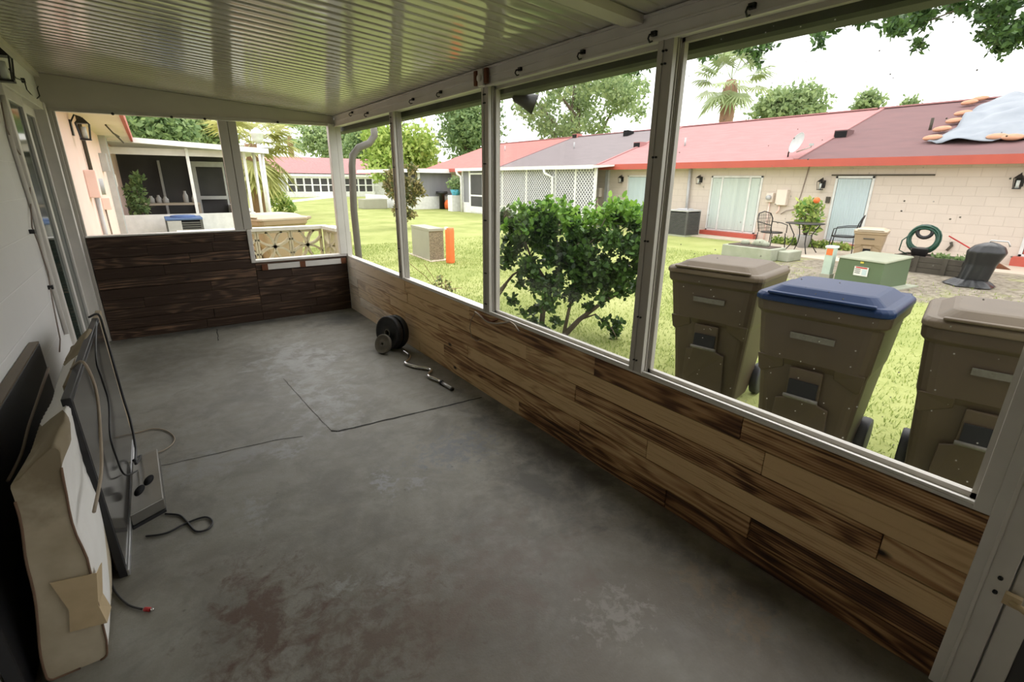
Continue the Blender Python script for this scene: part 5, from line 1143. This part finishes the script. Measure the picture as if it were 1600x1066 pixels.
mb = MB(); a = onp(0, 14.6, 1483, 369); b = onp(0, 13.9, 1565, 417); mb.tube([a, b], 0.015, 8); t = thing('broom', 'red broom handle leaning at the peach wall behind the covered grill', 'broom', tuple(a)); mb.build('handle', 'red_plastic', t)
mb = MB(); mb.obox(tuple(b+Vector((0, -.05, -.05))), (0.1, 0.3, 0.1), (0.5, 0, 0)); mb.build('brush', 'rust', t)
mb = MB(); p = onp(0, HX-0.03, 1487, 384); mb.tube([p+Vector((0, .03, .08)), p, p+Vector((-.02, .06, -.12))], 0.03, 8); tag(mb.build('tap', 'wood_old', None, tuple(p)), 'dark outdoor tap on the peach wall right of the hose reel', 'tap')
# covered grill
gx, gy = 11.3, 2.05; t = thing('covered_grill', 'grill under a black cover standing on the soil at the patio edge', 'grill', (gx, gy, GZ)); mb = MB()
def gr(a, b):
    q = a*2*PI; k = [(0.0, 0.22, .2), (0.12, 0.20, .2), (0.5, 0.20, .2), (0.72, 0.24, .2), (0.78, 0.25, .2), (0.9, 0.19, .2), (0.97, 0.09, .1), (1, 0.0, 0)]
    for i in range(len(k)-1):
        if k[i][0] <= b <= k[i+1][0]: f = (b-k[i][0])/(k[i+1][0]-k[i][0]); r1 = k[i][1]*(1-f)+k[i+1][1]*f; break
    wr_ = (1+0.10*mn.noise(Vector((math.cos(q)*2.5, math.sin(q)*2.5, b*1.2)))+0.04*math.sin(q*9)*(1-b))
    return (gx+r1*0.85*wr_*math.cos(q), gy+r1*wr_*math.sin(q)-0.12*b+.1, GZ+b*0.76)
mb.grid(gr, 48, 30); mb.build('cover', 'black_cover', t)
mb = MB()
def sk(a, b): q = a*2*PI; r1 = 0.20+0.14*b; return (gx-.05+r1*.9*math.cos(q)*(1+.12*math.sin(q*7)), gy+.1+r1*math.sin(q)*(1+.1*math.sin(q*5)), GZ+0.10*(1-b)+0.02+0.03*math.sin(q*11)*b*(1-b)*2)
mb.grid(sk, 60, 6); mb.build('cover_skirt', 'black_cover', t)
mb = MB(); mb.tube([(gx, gy+.14-.1, 0.6), (gx, gy+.1-.1, 0.68), (gx, gy-.16-.05, 0.68), (gx, gy-.2-.05, 0.6)], 0.012, 6); mb.build('handle', 'silver', t)
mb = MB(); mb.obox((11.75, 2.25, 0.08), (0.3, 0.3, 0.36), (0.2, 0.1, 0.3)); mb.obox((11.72, 2.3, .25), (0.25, 0.2, 0.25), (0.2, 0.5, 0.3)); tag(mb.build('black_sack', 'black_cover', None, (11.75, 2.2, GZ), 0.06), 'black sack slumped between the timber planter and the covered grill', 'sack')

# ================================================================== LAWN THINGS TO THE LEFT
t = thing('utility_vault', 'square concrete utility box with one pebbled side on the lawn', 'utility box', (4.6, 9.7, GZ))
mb = MB(); c = [onp(2, GZ, 645, 398), onp(2, GZ, 672, 408), onp(2, GZ, 694, 406)]
A, B, C_ = [Vector((q.x, q.y, GZ)) for q in c]; D = A+(C_-B)
hgt_ = Vector((0, 0, 0.62)); vs = [A, B, C_, D, A+hgt_, B+hgt_, C_+hgt_, D+hgt_]
mb._add(vs, [(3, 2, 1, 0), (4, 5, 6, 7), (0, 1, 5, 4), (2, 3, 7, 6), (3, 0, 4, 7)], 0); mb._add(vs, [(1, 2, 6, 5)], 1); mb.build('box_wall', ['box_smooth', 'box_pebble'], t)
cc = (A+B+C_+D)/4; mb = MB(); e = 1.04; mb.hexa([cc+(q-cc)*e+hgt_ for q in (A, B, C_, D)], [cc+(q-cc)*e+hgt_+Vector((0, 0, .05)) for q in (A, B, C_, D)]); mb.build('cover', 'box_smooth', t, recalc=True)
mb = MB(); e = 1.3; mb.hexa([cc+(q-cc)*e-Vector((0, 0, .03)) for q in (A, B, C_, D)], [cc+(q-cc)*e+Vector((0, 0, .015)) for q in (A, B, C_, D)]); mb.build('base_pad', 'path', t, recalc=True)
p = onp(2, GZ, 704, 411); x, y = p.x, p.y; t = thing('marker_post', 'thick orange plastic marker post beside the concrete utility box', 'post', (x, y, GZ))
mb = MB(); mb.lathe((x, y, GZ), [(0.10, 0), (0.105, 0.05), (0.10, 0.35), (0.105, 0.66), (0.09, 0.72), (0.0, 0.73)], 6); mb.build('tube', 'orange', t, bevel=0.01); mb = MB(); mb.box(x-.1, y-.02, 0.59, x-.04, y+.05, 0.635); mb.build('white_tip', 'bright_white', t)
p = onp(2, GZ, 583, 326); mb = MB(); mb.box(p.x-.7, p.y-.5, GZ, p.x+.7, p.y+.5, 0.45); tag(mb.build('utility_vault', 'box_smooth', None, (p.x, p.y, GZ), .03), 'distant low concrete utility box at the foot of the light green tree', 'utility box')
# weeds by the window
t = thing('weed_plant', 'thin reddish weed growing outside the sill of the second window', 'plant', (2.6, 5.0, GZ))
mb = MB(); b0 = onp(2, GZ, 690, 462); b0 = Vector((b0.x, b0.y, GZ))
for (u, v) in ((662, 412), (640, 412), (706, 440), (668, 448), (722, 450), (690, 430)):
    tip = at(u, v, math.hypot(b0.x, b0.y)); mb.tube([b0, b0.lerp(tip, .5)+Vector((0, 0, .05)), tip], 0.004, 5)
mb.build('stem', 'rust', t); leaves('foliage', 'red_tip', clumps([(b0.x, b0.y, GZ+.15, .13), (b0.x+.08, b0.y-.1, GZ+.08, .1)], 120, 4), 0.06, 4, t)

# ================================================================== LEFT NEIGHBOUR
PX = -0.60
t = thing('pink_row_house', 'pink stucco house end with a red roof edge beyond the far wall', 'house', (PX, 10, GZ))
mb = MB(); mb.box(PX-6, YF+0.12, GZ, PX, 30, 2.45); mb.build('wall', 'pink', t)
mb = MB(); mb.prism([(PX, YF+0.5, 2.30), (-0.13, YF+0.5, 2.27), (-0.13, YF+0.5, 2.40), (PX-5, YF+0.5, 4.0), (PX-5, YF+0.5, 3.9), (PX, YF+0.5, 2.4)], (0, 24, 0)); mb.build('roof', 'roof_pink', t, recalc=True)
mb = MB(); mb.box(-0.14, YF+0.5, 2.24, -0.10, 30, 2.40); mb.build('fascia', 'red_fascia', t); mb = MB(); mb.box(PX, YF+0.5, 2.26, -0.14, 30, 2.28); mb.build('soffit', 'peach', t)
mb = MB(); mb.box(PX, 12.2, GZ, PX+0.10, 12.75, 2.26); mb.build('corner_pilaster', 'ac_light', t)
lantern('black wall lantern on the pink wall above the electric meter', PX, 7.75, 2.05, 1.1, 1)
p1 = thing('meter_box', 'grey round electric meter and pipes on the pink wall', 'meter', (PX, 8.2, 1.4))
mb = MB(); mb.box(PX, 7.9, 1.30, PX+0.11, 8.12, 1.62); mb.build('cabinet', 'pink', p1, bevel=.01); mb = MB(); mb.cyl((PX, 8.45, 1.42), (PX+0.13, 8.45, 1.42), 0.10, n=20); mb.build('meter_dial', 'ac_light', p1)
mb = MB(); mb.tube([(PX+0.03, 8.45, 1.32), (PX+0.03, 8.45, GZ)], 0.025, 8); mb.build('conduit_pipe', 'ac_light', p1)
mb = MB(); mb.tube([(PX+0.03, 8.55, 2.26), (PX+0.03, 8.6, 1.52)], 0.022, 8); mb.build('riser_pipe', 'wood_old', p1)
for k, (y, z, s_) in enumerate(((9.6, 1.15, .14), (11.4, 1.75, .25), (13.0, 1.45, .2))):
    mb = MB(); mb.box(PX, y-s_/2, z-s_/2, PX+.10, y+s_/2, z+s_*0.7); tag(mb.build('junction_box', ['pink', 'ac_light', 'peach'][k], None, (PX, y, z), .008), ['small pink junction box low on the pink wall', 'grey junction box on the pink wall near the neighbouring porch', 'cream junction box next to the neighbouring porch screen'][k], 'box')
mb = MB(); mb.tube([(PX+.02, 9.6, 1.1), (PX+.02, 9.7, .6), (PX+.02, 10.2, .1)], 0.012, 6); tag(mb.build('loose_cable', 'cord_pink', None, (PX, 9.6, .6)), 'thin cable trailing down the pink wall below the small pink box', 'cable')
mb = MB(); mb.tube([(-.35, 9.6, 2.25), (-.3, 10.2, 2.18), (-.25, 10.6, 2.16), (-.3, 10.9, 2.2), (-.22, 11.2, 2.1), (-.3, 11.3, 2.22)], 0.012, 6); tag(mb.build('loose_cable', 'wood_old', None, (-.3, 10.5, 2.2)), 'brown cable looping under the pink house eave', 'cable')
# neighbouring porch
NP = 13.8
t = thing('screened_porch', 'dark screened porch with white roof edge and low white wall beside the pink house', 'porch', (1, NP, GZ))
mb = MB(); mb.prism([(-0.55, NP-.25, 2.24), (2.45, NP-.25, 2.12), (2.45, NP-.25, 2.20), (-0.55, NP-.25, 2.30)], (0, 5.2, 0)); mb.build('roof', 'white_paint', t, recalc=True)
mb = MB(); mb.prism([(-0.12, NP-.30, 2.225), (2.48, NP-.30, 2.10), (2.48, NP-.30, 2.215), (-0.12, NP-.30, 2.325)], (0, .06, 0)); mb.build('fascia', 'bright_white', t, recalc=True)
mb = MB(); mb.box(PX, NP, GZ, 2.05, NP+.08, 0.74); mb.box(1.99, NP+.08, GZ, 2.05, NP+4.6, 0.74); mb.build('low_wall', 'bright_white', t)
mb = MB(); mb.box(PX, NP+4.6, GZ, 2.05, NP+4.7, 2.2); mb.box(PX, NP+.08, GZ, 1.99, NP+4.6, 0.0); mb.build('inner_wall', 'screen_dark', t)
for x in (0.83, 1.98): mb = MB(); mb.box(x-.03, NP, 0.74, x+.03, NP+.07, 2.16); mb.build('post', 'bright_white', t)
mb = MB(); mb.box(PX, NP+.05, 2.0, 2.0, NP+.08, 2.14); mb.build('head_board', 'white_alu', t)
mb = MB(); mb.box(1.1, NP+4.4, 0.0, 1.25, NP+4.5, 2.0); mb.box(1.95, NP+4.4, 0, 2.0, NP+4.5, 2.0); mb.box(1.25, NP+4.4, 1.85, 1.95, NP+4.5, 2.0); mb.box(1.25, NP+4.4, .9, 1.95, NP+4.5, 1.0); mb.box(1.25, NP+4.4, 0, 1.95, NP+4.5, .35); mb.build('door', 'ac_light', t)
mb = MB(); mb.box(0.32, NP+4.4, 0.3, 0.38, NP+4.5, 2.0); mb.build('inner_post', 'ac_light', t)
for x in (2.22, 2.36): mb = MB(); mb.cyl((x, NP-.1 if x > 2.3 else NP+.2, GZ), (x, NP-.1 if x > 2.3 else NP+.2, 2.13), 0.035, n=10); mb.build('corner_post', 'bright_white', t)
# clutter inside that porch
t = thing('outdoor_shelf', 'low wooden shelf inside the neighbouring dark porch', 'shelf', (0.4, 16, 0)); mb = MB(); mb.box(-.2, 15.8, 0.85, 1.05, 16.2, 0.9); mb.build('board', 'path', t)
for x in (-.18, 1.0): mb = MB(); mb.box(x, 15.85, 0, x+.05, 16.15, .85); mb.build('leg', 'path', t)
for k, (x, h, r_) in enumerate(((0.0, .18, .07), (.16, .2, .06), (.3, .16, .07), (.75, .3, .06), (.93, .2, .05))):
    mb = MB(); mb.lathe((x, 16, 0.9), [(r_, 0), (r_, h*.6), (r_*.5, h*.85), (r_*.5, h)], 12); tag(mb.build('jar', 'ac_light', None, (x, 16, .9)), 'pale jar standing on the shelf in the neighbouring dark porch', 'jar', 'jars on the porch shelf')
t = thing('potted_plant', 'tall dim leafy plant inside the left end of the neighbouring dark porch', 'plant', (-.2, 14.6, 0)); leaves('foliage', 'dark_leaf', clumps([(-.3, 14.5, 1.2, .2), (-.25, 14.5, .9, .22), (-.2, 14.5, 1.5, .15)], 400, 31), 0.12, 31, t)
mb = MB(); mb.tube([(-.2, 14.5, 0), (-.25, 14.5, 1.5)], 0.02, 6); mb.build('stem', 'bark', t)
condenser(0.50, 13.15, 0.66, 0.82, 'air conditioner condenser with a blue top in front of the neighbouring white porch wall', 'ac_blue', 'ac_grey')
mb = MB(); mb.box(0.19, 12.80, 0.42, 0.44, 12.815, 0.66); tag(mb.build('notice_plate', 'ac_light', None, (.3, 12.81, .5)), 'pale plate on the front of the blue-topped condenser', 'sign')
# breeze block screen
t = thing('breeze_block_screen', 'low cream breeze-block screen wall with a white cap just outside the far opening', 'screen wall', (1.4, 7.0, GZ))
def breeze(mb, o, ux, w_=0.40, h=0.40, th=0.09):
    o = Vector(o); ux = Vector(ux); n_ = Vector((0, 0, 1)).cross(ux)
    def P(a, b): return o+ux*(a*w_)+Vector((0, 0, b*h))
    fr = 0.07
    for (a0, b0, a1, b1) in ((0, 0, 1, fr), (0, 1-fr, 1, 1), (0, fr, fr*.8, 1-fr), (1-fr*.8, fr, 1, 1-fr)):
        mb.prism([P(a0, b0), P(a1, b0), P(a1, b1), P(a0, b1)], n_*th)
    for cx in (0, 1):
        for cy in (0, 1):
            pass
    # four petals: arcs centred on the middle of each side
    for (cx, cy, s0) in ((0.5, -0.10, 0), (0.5, 1.10, PI), (-0.10, 0.5, -PI/2), (1.10, 0.5, PI/2)):
        for i in range(9):
            q0 = s0+PI*0.12+PI*0.76*i/9; q1 = s0+PI*0.12+PI*0.76*(i+1)/9; r_ = 0.62; r2_ = 0.555
            A = [(cx+r_*math.cos(q0), cy+r_*math.sin(q0)), (cx+r_*math.cos(q1), cy+r_*math.sin(q1)), (cx+r2_*math.cos(q1), cy+r2_*math.sin(q1)), (cx+r2_*math.cos(q0), cy+r2_*math.sin(q0))]
            if all(0 <= a <= 1 and 0 <= b <= 1 for a, b in A): mb.prism([P(a, b) for a, b in A], n_*th)
    return mb
for k in range(4):
    for r_ in range(2):
        mb = MB(); breeze(mb, (0.20+0.405*k, 7.0, 0.095+0.405*r_), (1, 0, 0)); mb.build('pierced_block', 'cream_block', t, recalc=True)
for r_ in range(2):
    mb = MB(); breeze(mb, (1.82, 6.97, 0.095+0.405*r_), (0.10, -1, 0)); mb.build('pierced_block', 'cream_block', t, recalc=True)
mb = MB(); mb.box(0.20, 7.0, GZ, 1.85, 7.09, 0.095); mb.build('base_course', 'cream_block', t)
mb = MB(); mb.box(0.18, 6.96, 0.905, 1.9, 7.12, 0.945); mb.hexa([(1.80, 6.97, 0.905), (1.96, 6.97, .905), (2.02, 6.45, .905), (1.84, 6.45, .905)], [(1.80, 6.97, 0.945), (1.96, 6.97, .945), (2.02, 6.45, .945), (1.84, 6.45, .945)]); mb.build('cap', 'cap_white', t, recalc=True)
mb = MB(); mb.box(1.86, 6.40, GZ, 2.02, 6.56, 0.905); mb.build('end_pier', 'cream_block', t)

# ================================================================== DISTANT HOUSE AND PATH
t = thing('far_house', 'distant white house with a pink roof and a glazed sunroom across the green', 'house', (15, 50, GZ))
mb = MB(); mb.box(7.0, 50, GZ, 30, 58, 2.2); mb.build('wall', 'bright_white', t)
mb = MB(); mb.prism([(6.6, 49.4, 2.0), (6.6, 54, 3.55), (6.6, 58.6, 2.0)], (24, 0, 0)); mb.build('roof', 'roof_pink', t, recalc=True)
mb = MB(); mb.box(10.0, 49.0, 1.72, 18.5, 50, 1.92); mb.build('sunroom_roof', 'bright_white', t)
mb = MB(); mb.box(10.1, 49.2, GZ, 18.3, 50, 0.38); mb.box(10.1, 49.2, 1.55, 18.3, 49.35, 1.72); mb.build('sunroom_wall', 'bright_white', t)
mb = MB(); mb.box(10.15, 49.3, 0.38, 18.2, 49.34, 1.55); mb.build('sunroom_glass', 'screen_dark', t)
for k in range(12):
    x = 10.15+k*0.72; mb = MB(); mb.box(x, 49.2, 0.38, x+0.14, 49.28, 1.55); mb.box(x+.14, 49.2, 0.92, x+.72, 49.28, 1.02); mb.build('window_bar', 'bright_white', t)
for x in (19.8, 23.2): mb = MB(); mb.box(x, 49.95, 0.2, x+1.2, 50.0, 1.6); mb.build('window', 'screen_dark', t)
mb = MB(); mb.cyl((15.9-.6, 51.8, 2.75), (15.3, 51.8, 3.05), 0.12, n=8); mb.build('roof_vent', 'wood_old', t)
mb = MB(); pr_ = [onp(2, GZ, u, v) for u, v in ((385, 338), (440, 318), (560, 305), (600, 303))]; pl = [onp(2, GZ, u, v) for u, v in ((350, 338), (415, 318), (500, 308), (560, 304))]
for i in range(3): mb._add([(pl[i].x, pl[i].y, GZ+.01), (pr_[i].x, pr_[i].y, GZ+.01), (pr_[i+1].x, pr_[i+1].y, GZ+.01), (pl[i+1].x, pl[i+1].y, GZ+.01)], [(0, 1, 2, 3)])
o = mb.build('garden_path', 'cap_white', None, (6, 25, GZ)); o['kind'] = 'structure'
# street lamp
p = at(402, 214, 22); t = thing('street_lamp', 'white globe street lamp rising behind the neighbouring porch roof', 'street lamp', (p.x, p.y, GZ)); mb = MB(); mb.cyl((p.x, p.y, GZ), (p.x, p.y, p.z-.2), 0.06, n=8); mb.build('pole', 'bright_white', t)
mb = MB(); mb.lathe((p.x, p.y, p.z-.22), [(0.1, 0), (0.2, 0.12), (0.22, 0.3), (0.26, 0.34), (0.1, 0.5), (0.03, 0.55)], 12); mb.build('lamp_glass', 'lamp_glass', t)

# ================================================================== PLANTS AND TREES
# hedge shrub outside the third window
hb = Vector((3.38, 3.92, GZ)); t = thing('garden_shrub', 'tall leafy green shrub with bare trunks outside the third window', 'shrub', tuple(hb))
dirr = Vector((0.68, -0.62, 0)).normalized(); dep = Vector((0.62, 0.68, 0)).normalized()
mb = MB(); rnd = random.Random(8); cs = []
def bp_(u, v, dd=0.0): q = at(u, v, 5.2); return q+dep*dd
branches = [[(845, 520), (850, 470), (872, 420), (905, 380)], [(880, 525), (905, 500), (945, 470), (985, 450), (1000, 448)], [(880, 525), (890, 480), (900, 440), (880, 400), (860, 350)], [(848, 500), (855, 440), (830, 400), (812, 350)], [(770, 465), (785, 450), (800, 432), (835, 410)], [(905, 500), (930, 490), (955, 510), (963, 525)], [(945, 470), (960, 440), (970, 400), (975, 360)], [(872, 420), (900, 400), (930, 370), (945, 340)], [(852, 470), (830, 480), (815, 490)], [(770, 480), (780, 462), (790, 448)]]
for i, bl in enumerate(branches):
    dd = rnd.uniform(-.15, .15) if i > 2 else 0
    P = [bp_(u, v, dd*k/3) for k, (u, v) in enumerate(bl)]
    if i < 3: P[0].z = GZ
    r0_ = 0.035 if i < 2 else 0.022 if i < 5 else 0.012
    mb.tube(P, [r0_, r0_*.8, r0_*.55, r0_*.3, r0_*.25][:len(P)] if len(P) > 2 else [r0_, r0_*.5], 7)
mb.build('branches', 'bark', t)
for i in range(120):
    u = rnd.uniform(782, 1003); v = rnd.uniform(330, 462)
    if v > 420 and u < 830: continue
    c = bp_(u, v, rnd.uniform(-.35, .35)); cs.append((c.x, c.y, c.z, rnd.uniform(.07, .13)))
for (u, v) in [(800, 470), (815, 440), (840, 480), (835, 500), (860, 480), (920, 480), (945, 500), (960, 520), (965, 505), (870, 500), (900, 460), (925, 440), (820, 485), (850, 510)]:
    c = bp_(u, v, rnd.uniform(-.1, .1)); cs.append((c.x, c.y, c.z, .07))
leaves('foliage', 'green_leaf', clumps(cs, 13500, 21, 1, 0.1), 0.058, 21, t, aspect=0.6, up=0.4, oval=True)
cs2 = []
for i in range(46):
    u = rnd.uniform(790, 1002); v = rnd.uniform(322, 352)+8*math.sin(u*.05); c = bp_(u, v, rnd.uniform(-.35, .35)); cs2.append((c.x, c.y, c.z, rnd.uniform(.05, .09)))
for i in range(12): c = bp_(rnd.uniform(800, 990), rnd.uniform(310, 330), rnd.uniform(-.3, .3)); cs2.append((c.x, c.y, c.z, .03))
leaves('new_growth', 'leaf_tip', clumps(cs2, 1900, 22, 1, 0.1), 0.06, 22, t, aspect=0.6, up=0.5, oval=True)
# slim red-tipped tree
b = at(628, 352, 18); b.z = GZ
cs = [(at(u, v, 18+d).x, at(u, v, 18+d).y, at(u, v, 18+d).z, r_) for u, v, d, r_ in ((612, 275, 0, .28), (632, 285, .3, .3), (650, 290, 0, .28), (645, 265, 0, .2), (615, 300, 0, .3), (640, 310, .2, .32), (625, 325, 0, .28), (640, 335, 0, .22), (608, 290, .2, .2), (655, 300, 0, .2), (628, 345, 0, .18), (625, 262, 0, .18))]
t = thing('ornamental_tree', 'slim tree with reddish young leaves behind the second window post', 'tree', (b.x, b.y, GZ)); mb = MB(); mb.tube([b, at(630, 320, 18), at(632, 280, 18)], [.05, .035, .015], 6); mb.build('trunk', 'bark', t)
leaves('foliage', 'red_tip', clumps(cs, 2600, 41, 1, .1), 0.14, 41, t)
# background trees
def bgtree(name, label, boxpx, dist, k, cr, nl, size, lm, seed, depth=None, group=None, tr=0.25):
    u0, v0, u1, v1 = boxpx; a = at(u0, v1, dist); b_ = at(u1, v0, dist); c = at((u0+u1)/2, (v0+v1)/2, dist)
    rx = math.hypot(b_.x-a.x, b_.y-a.y)/2; rzz = abs(b_.z-a.z)/2
    return tree(name, label, 'tree', (c.x, c.y, GZ), tuple(c), max(.1, rx-cr*.6), max(.1, rx-cr*.6), max(.1, rzz-cr*.6), k, cr, nl, size, lm, seed, tr, group=group)
bgtree('oak_tree', 'wide oak with open crown behind the grey roof section', (775, 98, 1035, 235), 48, 75, 1.0, 9500, 0.36, 'oak_leaf', 51, tr=.45)
bgtree('broadleaf_tree', 'light yellow-green rounded tree seen through the second window', (560, 182, 692, 300), 45, 44, 1.35, 7000, 0.42, 'lime_leaf', 52, tr=.22)
bgtree('broadleaf_tree', 'tall dark green tree behind the red roof between the second and third posts', (665, 130, 800, 262), 52, 46, 1.5, 7500, 0.42, 'dark_leaf', 53)
bgtree('broadleaf_tree', 'dark green tree behind the downpipe beyond the far corner', (535, 195, 610, 275), 68, 30, 1.5, 4500, 0.45, 'dark_leaf', 54)
bgtree('broadleaf_tree', 'green tree above the distant pink roof beyond the far opening', (462, 182, 560, 262), 74, 40, 1.6, 5500, 0.5, 'oak_leaf', 55)
bgtree('broadleaf_tree', 'green tree above the neighbouring porch roof', (190, 165, 300, 238), 36, 36, 1.1, 5500, 0.36, 'dark_leaf', 56)
bgtree('broadleaf_tree', 'lighter green tree above the right half of the neighbouring porch roof', (285, 160, 372, 240), 43, 30, 1.1, 4500, 0.36, 'oak_leaf', 57)
bgtree('broadleaf_tree', 'pale low tree behind the ridge of the pink roof right of the palm', (1165, 128, 1315, 215), 42, 46, 1.0, 6500, 0.36, 'oak_leaf', 58)
bgtree('broadleaf_tree', 'small wispy tree top above the aged roof section', (1325, 135, 1385, 200), 40, 14, .6, 1100, 0.32, 'oak_leaf', 59)
bgtree('broadleaf_tree', 'tiny tree top just above the roof ridge left of the tarp', (1400, 152, 1440, 180), 44, 6, .5, 400, 0.3, 'oak_leaf', 60)
# palms
def palm(label, base_uv, top_uv, dist, tr, fl_, nf, lm, seed, skirt=False, name='palm_tree'):
    c = at(*top_uv, dist); t = thing(name, label, 'palm tree', (c.x, c.y, GZ)); mb = MB()
    mb.tube([(c.x, c.y, GZ), (c.x, c.y, (c.z+GZ)/2), (c.x, c.y, c.z-fl_*.25), (c.x, c.y, c.z)], [tr, tr*.9, tr*1.15, tr*.7], 10); mb.build('trunk', 'palm_bark', t)
    rnd = random.Random(seed); V = []; F = []; T = []
    for k in range(nf):
        az = rnd.uniform(0, 2*PI); el = rnd.uniform(-.9, 1.3) if not skirt else rnd.uniform(-1.4, 1.0)
        d = Vector((math.cos(az)*math.cos(el), math.sin(az)*math.cos(el), math.sin(el))); L = fl_*rnd.uniform(.45, .6)
        h = c+d*L; mb2 = None; sd = d.cross(Vector((0, 0, 1))); sd = sd.normalized() if sd.length > .01 else Vector((1, 0, 0)); up = sd.cross(d)
        o0 = len(V); V += [c-sd*.02, c+sd*.02, h+sd*.02, h-sd*.02]; F.append((o0, o0+1, o0+2, o0+3)); T.append(.3)
        tn = rnd.random()
        for j in range(17):
            q = -2.0+4.0*j/16; dd = (d*math.cos(q)+sd*math.sin(q)).normalized(); LL = fl_*.5*rnd.uniform(.75, 1.1)*(1-.25*abs(q)/2)
            tip = h+dd*LL; tip.z -= LL*.30; mid = h+dd*LL*.5; mid.z -= LL*.06; wv = dd.cross(up).normalized()*LL*.055
            o0 = len(V); V += [h, mid-wv, tip, mid+wv]; F.append((o0, o0+1, o0+2, o0+3)); T.append(min(1, max(0, tn+rnd.uniform(-.2, .2))))
    me = bpy.data.meshes.new('fronds'); me.from_pydata([tuple(v-Vector(t.location)) for v in V], [], F); a = me.attributes.new('tone', 'FLOAT', 'FACE'); a.data.foreach_set('value', T); me.materials.append(M[lm]); me.update()
    o = bpy.data.objects.new('fronds', me); COL.objects.link(o); o.parent = t; return t
palm('cabbage palm with a stout brown trunk rising behind the pink roof', None, (1143, 125), 34, .38, 2.6, 34, 'palm_leaf', 71)
palm('slender distant palm against the sky beyond the far opening', None, (452, 212), 88, .38, 3.8, 26, 'dark_leaf', 72)
palm('shaggy yellow-green palm beside the neighbouring porch roof', None, (392, 225), 25, .35, 2.3, 60, 'palm_dry', 73, True)
mb_t = thing('garden_shrub', 'small shrub at the foot of the shaggy palm beside the white porch posts', 'shrub', (4.5, 27, GZ)); p = at(432, 310, 27); leaves('foliage', 'flower_leaf', clumps([(p.x, p.y, 0.6, .5), (p.x-.2, p.y, 1.1, .35), (p.x+.4, p.y, .15, .45)], 800, 33), 0.2, 33, mb_t)
# overhanging oak at the upper right, trunk outside the frame
tb = Vector((13.3, -4.6, GZ)); t = thing('oak_tree', 'overhanging oak whose leafy branches hang into the upper right sky', 'tree', tuple(tb)); mb = MB(); mb.tube([tb, tb+Vector((-.3, .3, 2.6)), tb+Vector((-.8, .9, 4.6))], [.38, .32, .28], 12)
fork = tb+Vector((-.8, .9, 4.6)); cs = []; rnd = random.Random(12)
for blob_ in ([(1450, 20), (1500, 5), (1540, 25), (1580, 15), (1560, 45), (1595, 50), (1530, -20), (1590, -20), (1470, -15), (1575, 65)], [(1415, 45), (1430, 68), (1440, 40), (1400, 25)], [(1290, 45), (1325, 32), (1340, 20), (1360, 5)], [(1385, 18), (1390, 40)]):
    dist = 11.0 if blob_[0][0] > 1400 else 10.2
    for (u, v) in blob_:
        for _ in range(5 if blob_[0][0] == 1450 else 2):
            c = at(u+rnd.uniform(-14, 14), v+rnd.uniform(-10, 10), dist+rnd.uniform(-.7, .7)); cs.append((c.x, c.y, c.z, rnd.uniform(.10, .2)))
for (u, v, r_) in ((1100, 90, .09), (1115, 82, .08), (1128, 70, .1), (1160, 75, .12), (1175, 85, .13), (1190, 78, .12), (1185, 98, .1), (1203, 70, .1), (1150, 62, .1), (1280, 60, .1), (1283, 70, .06), (985, 108, .12), (1000, 112, .08), (1010, 100, .1)):
    c = at(u, v, 9.5); cs.append((c.x, c.y, c.z, r_))
for i in range(0, len(cs), 6):
    e = Vector(cs[i][:3]); md = fork.lerp(e, .55)+Vector((0, 0, .8)); mb.tube([fork, md, e], [.10, .04, .01], 6)
mb.build('trunk', 'bark_pale', t); leaves('foliage', 'near_leaf', clumps(cs, 6500, 61, .8, .1), 0.10, 61, t, aspect=.5)
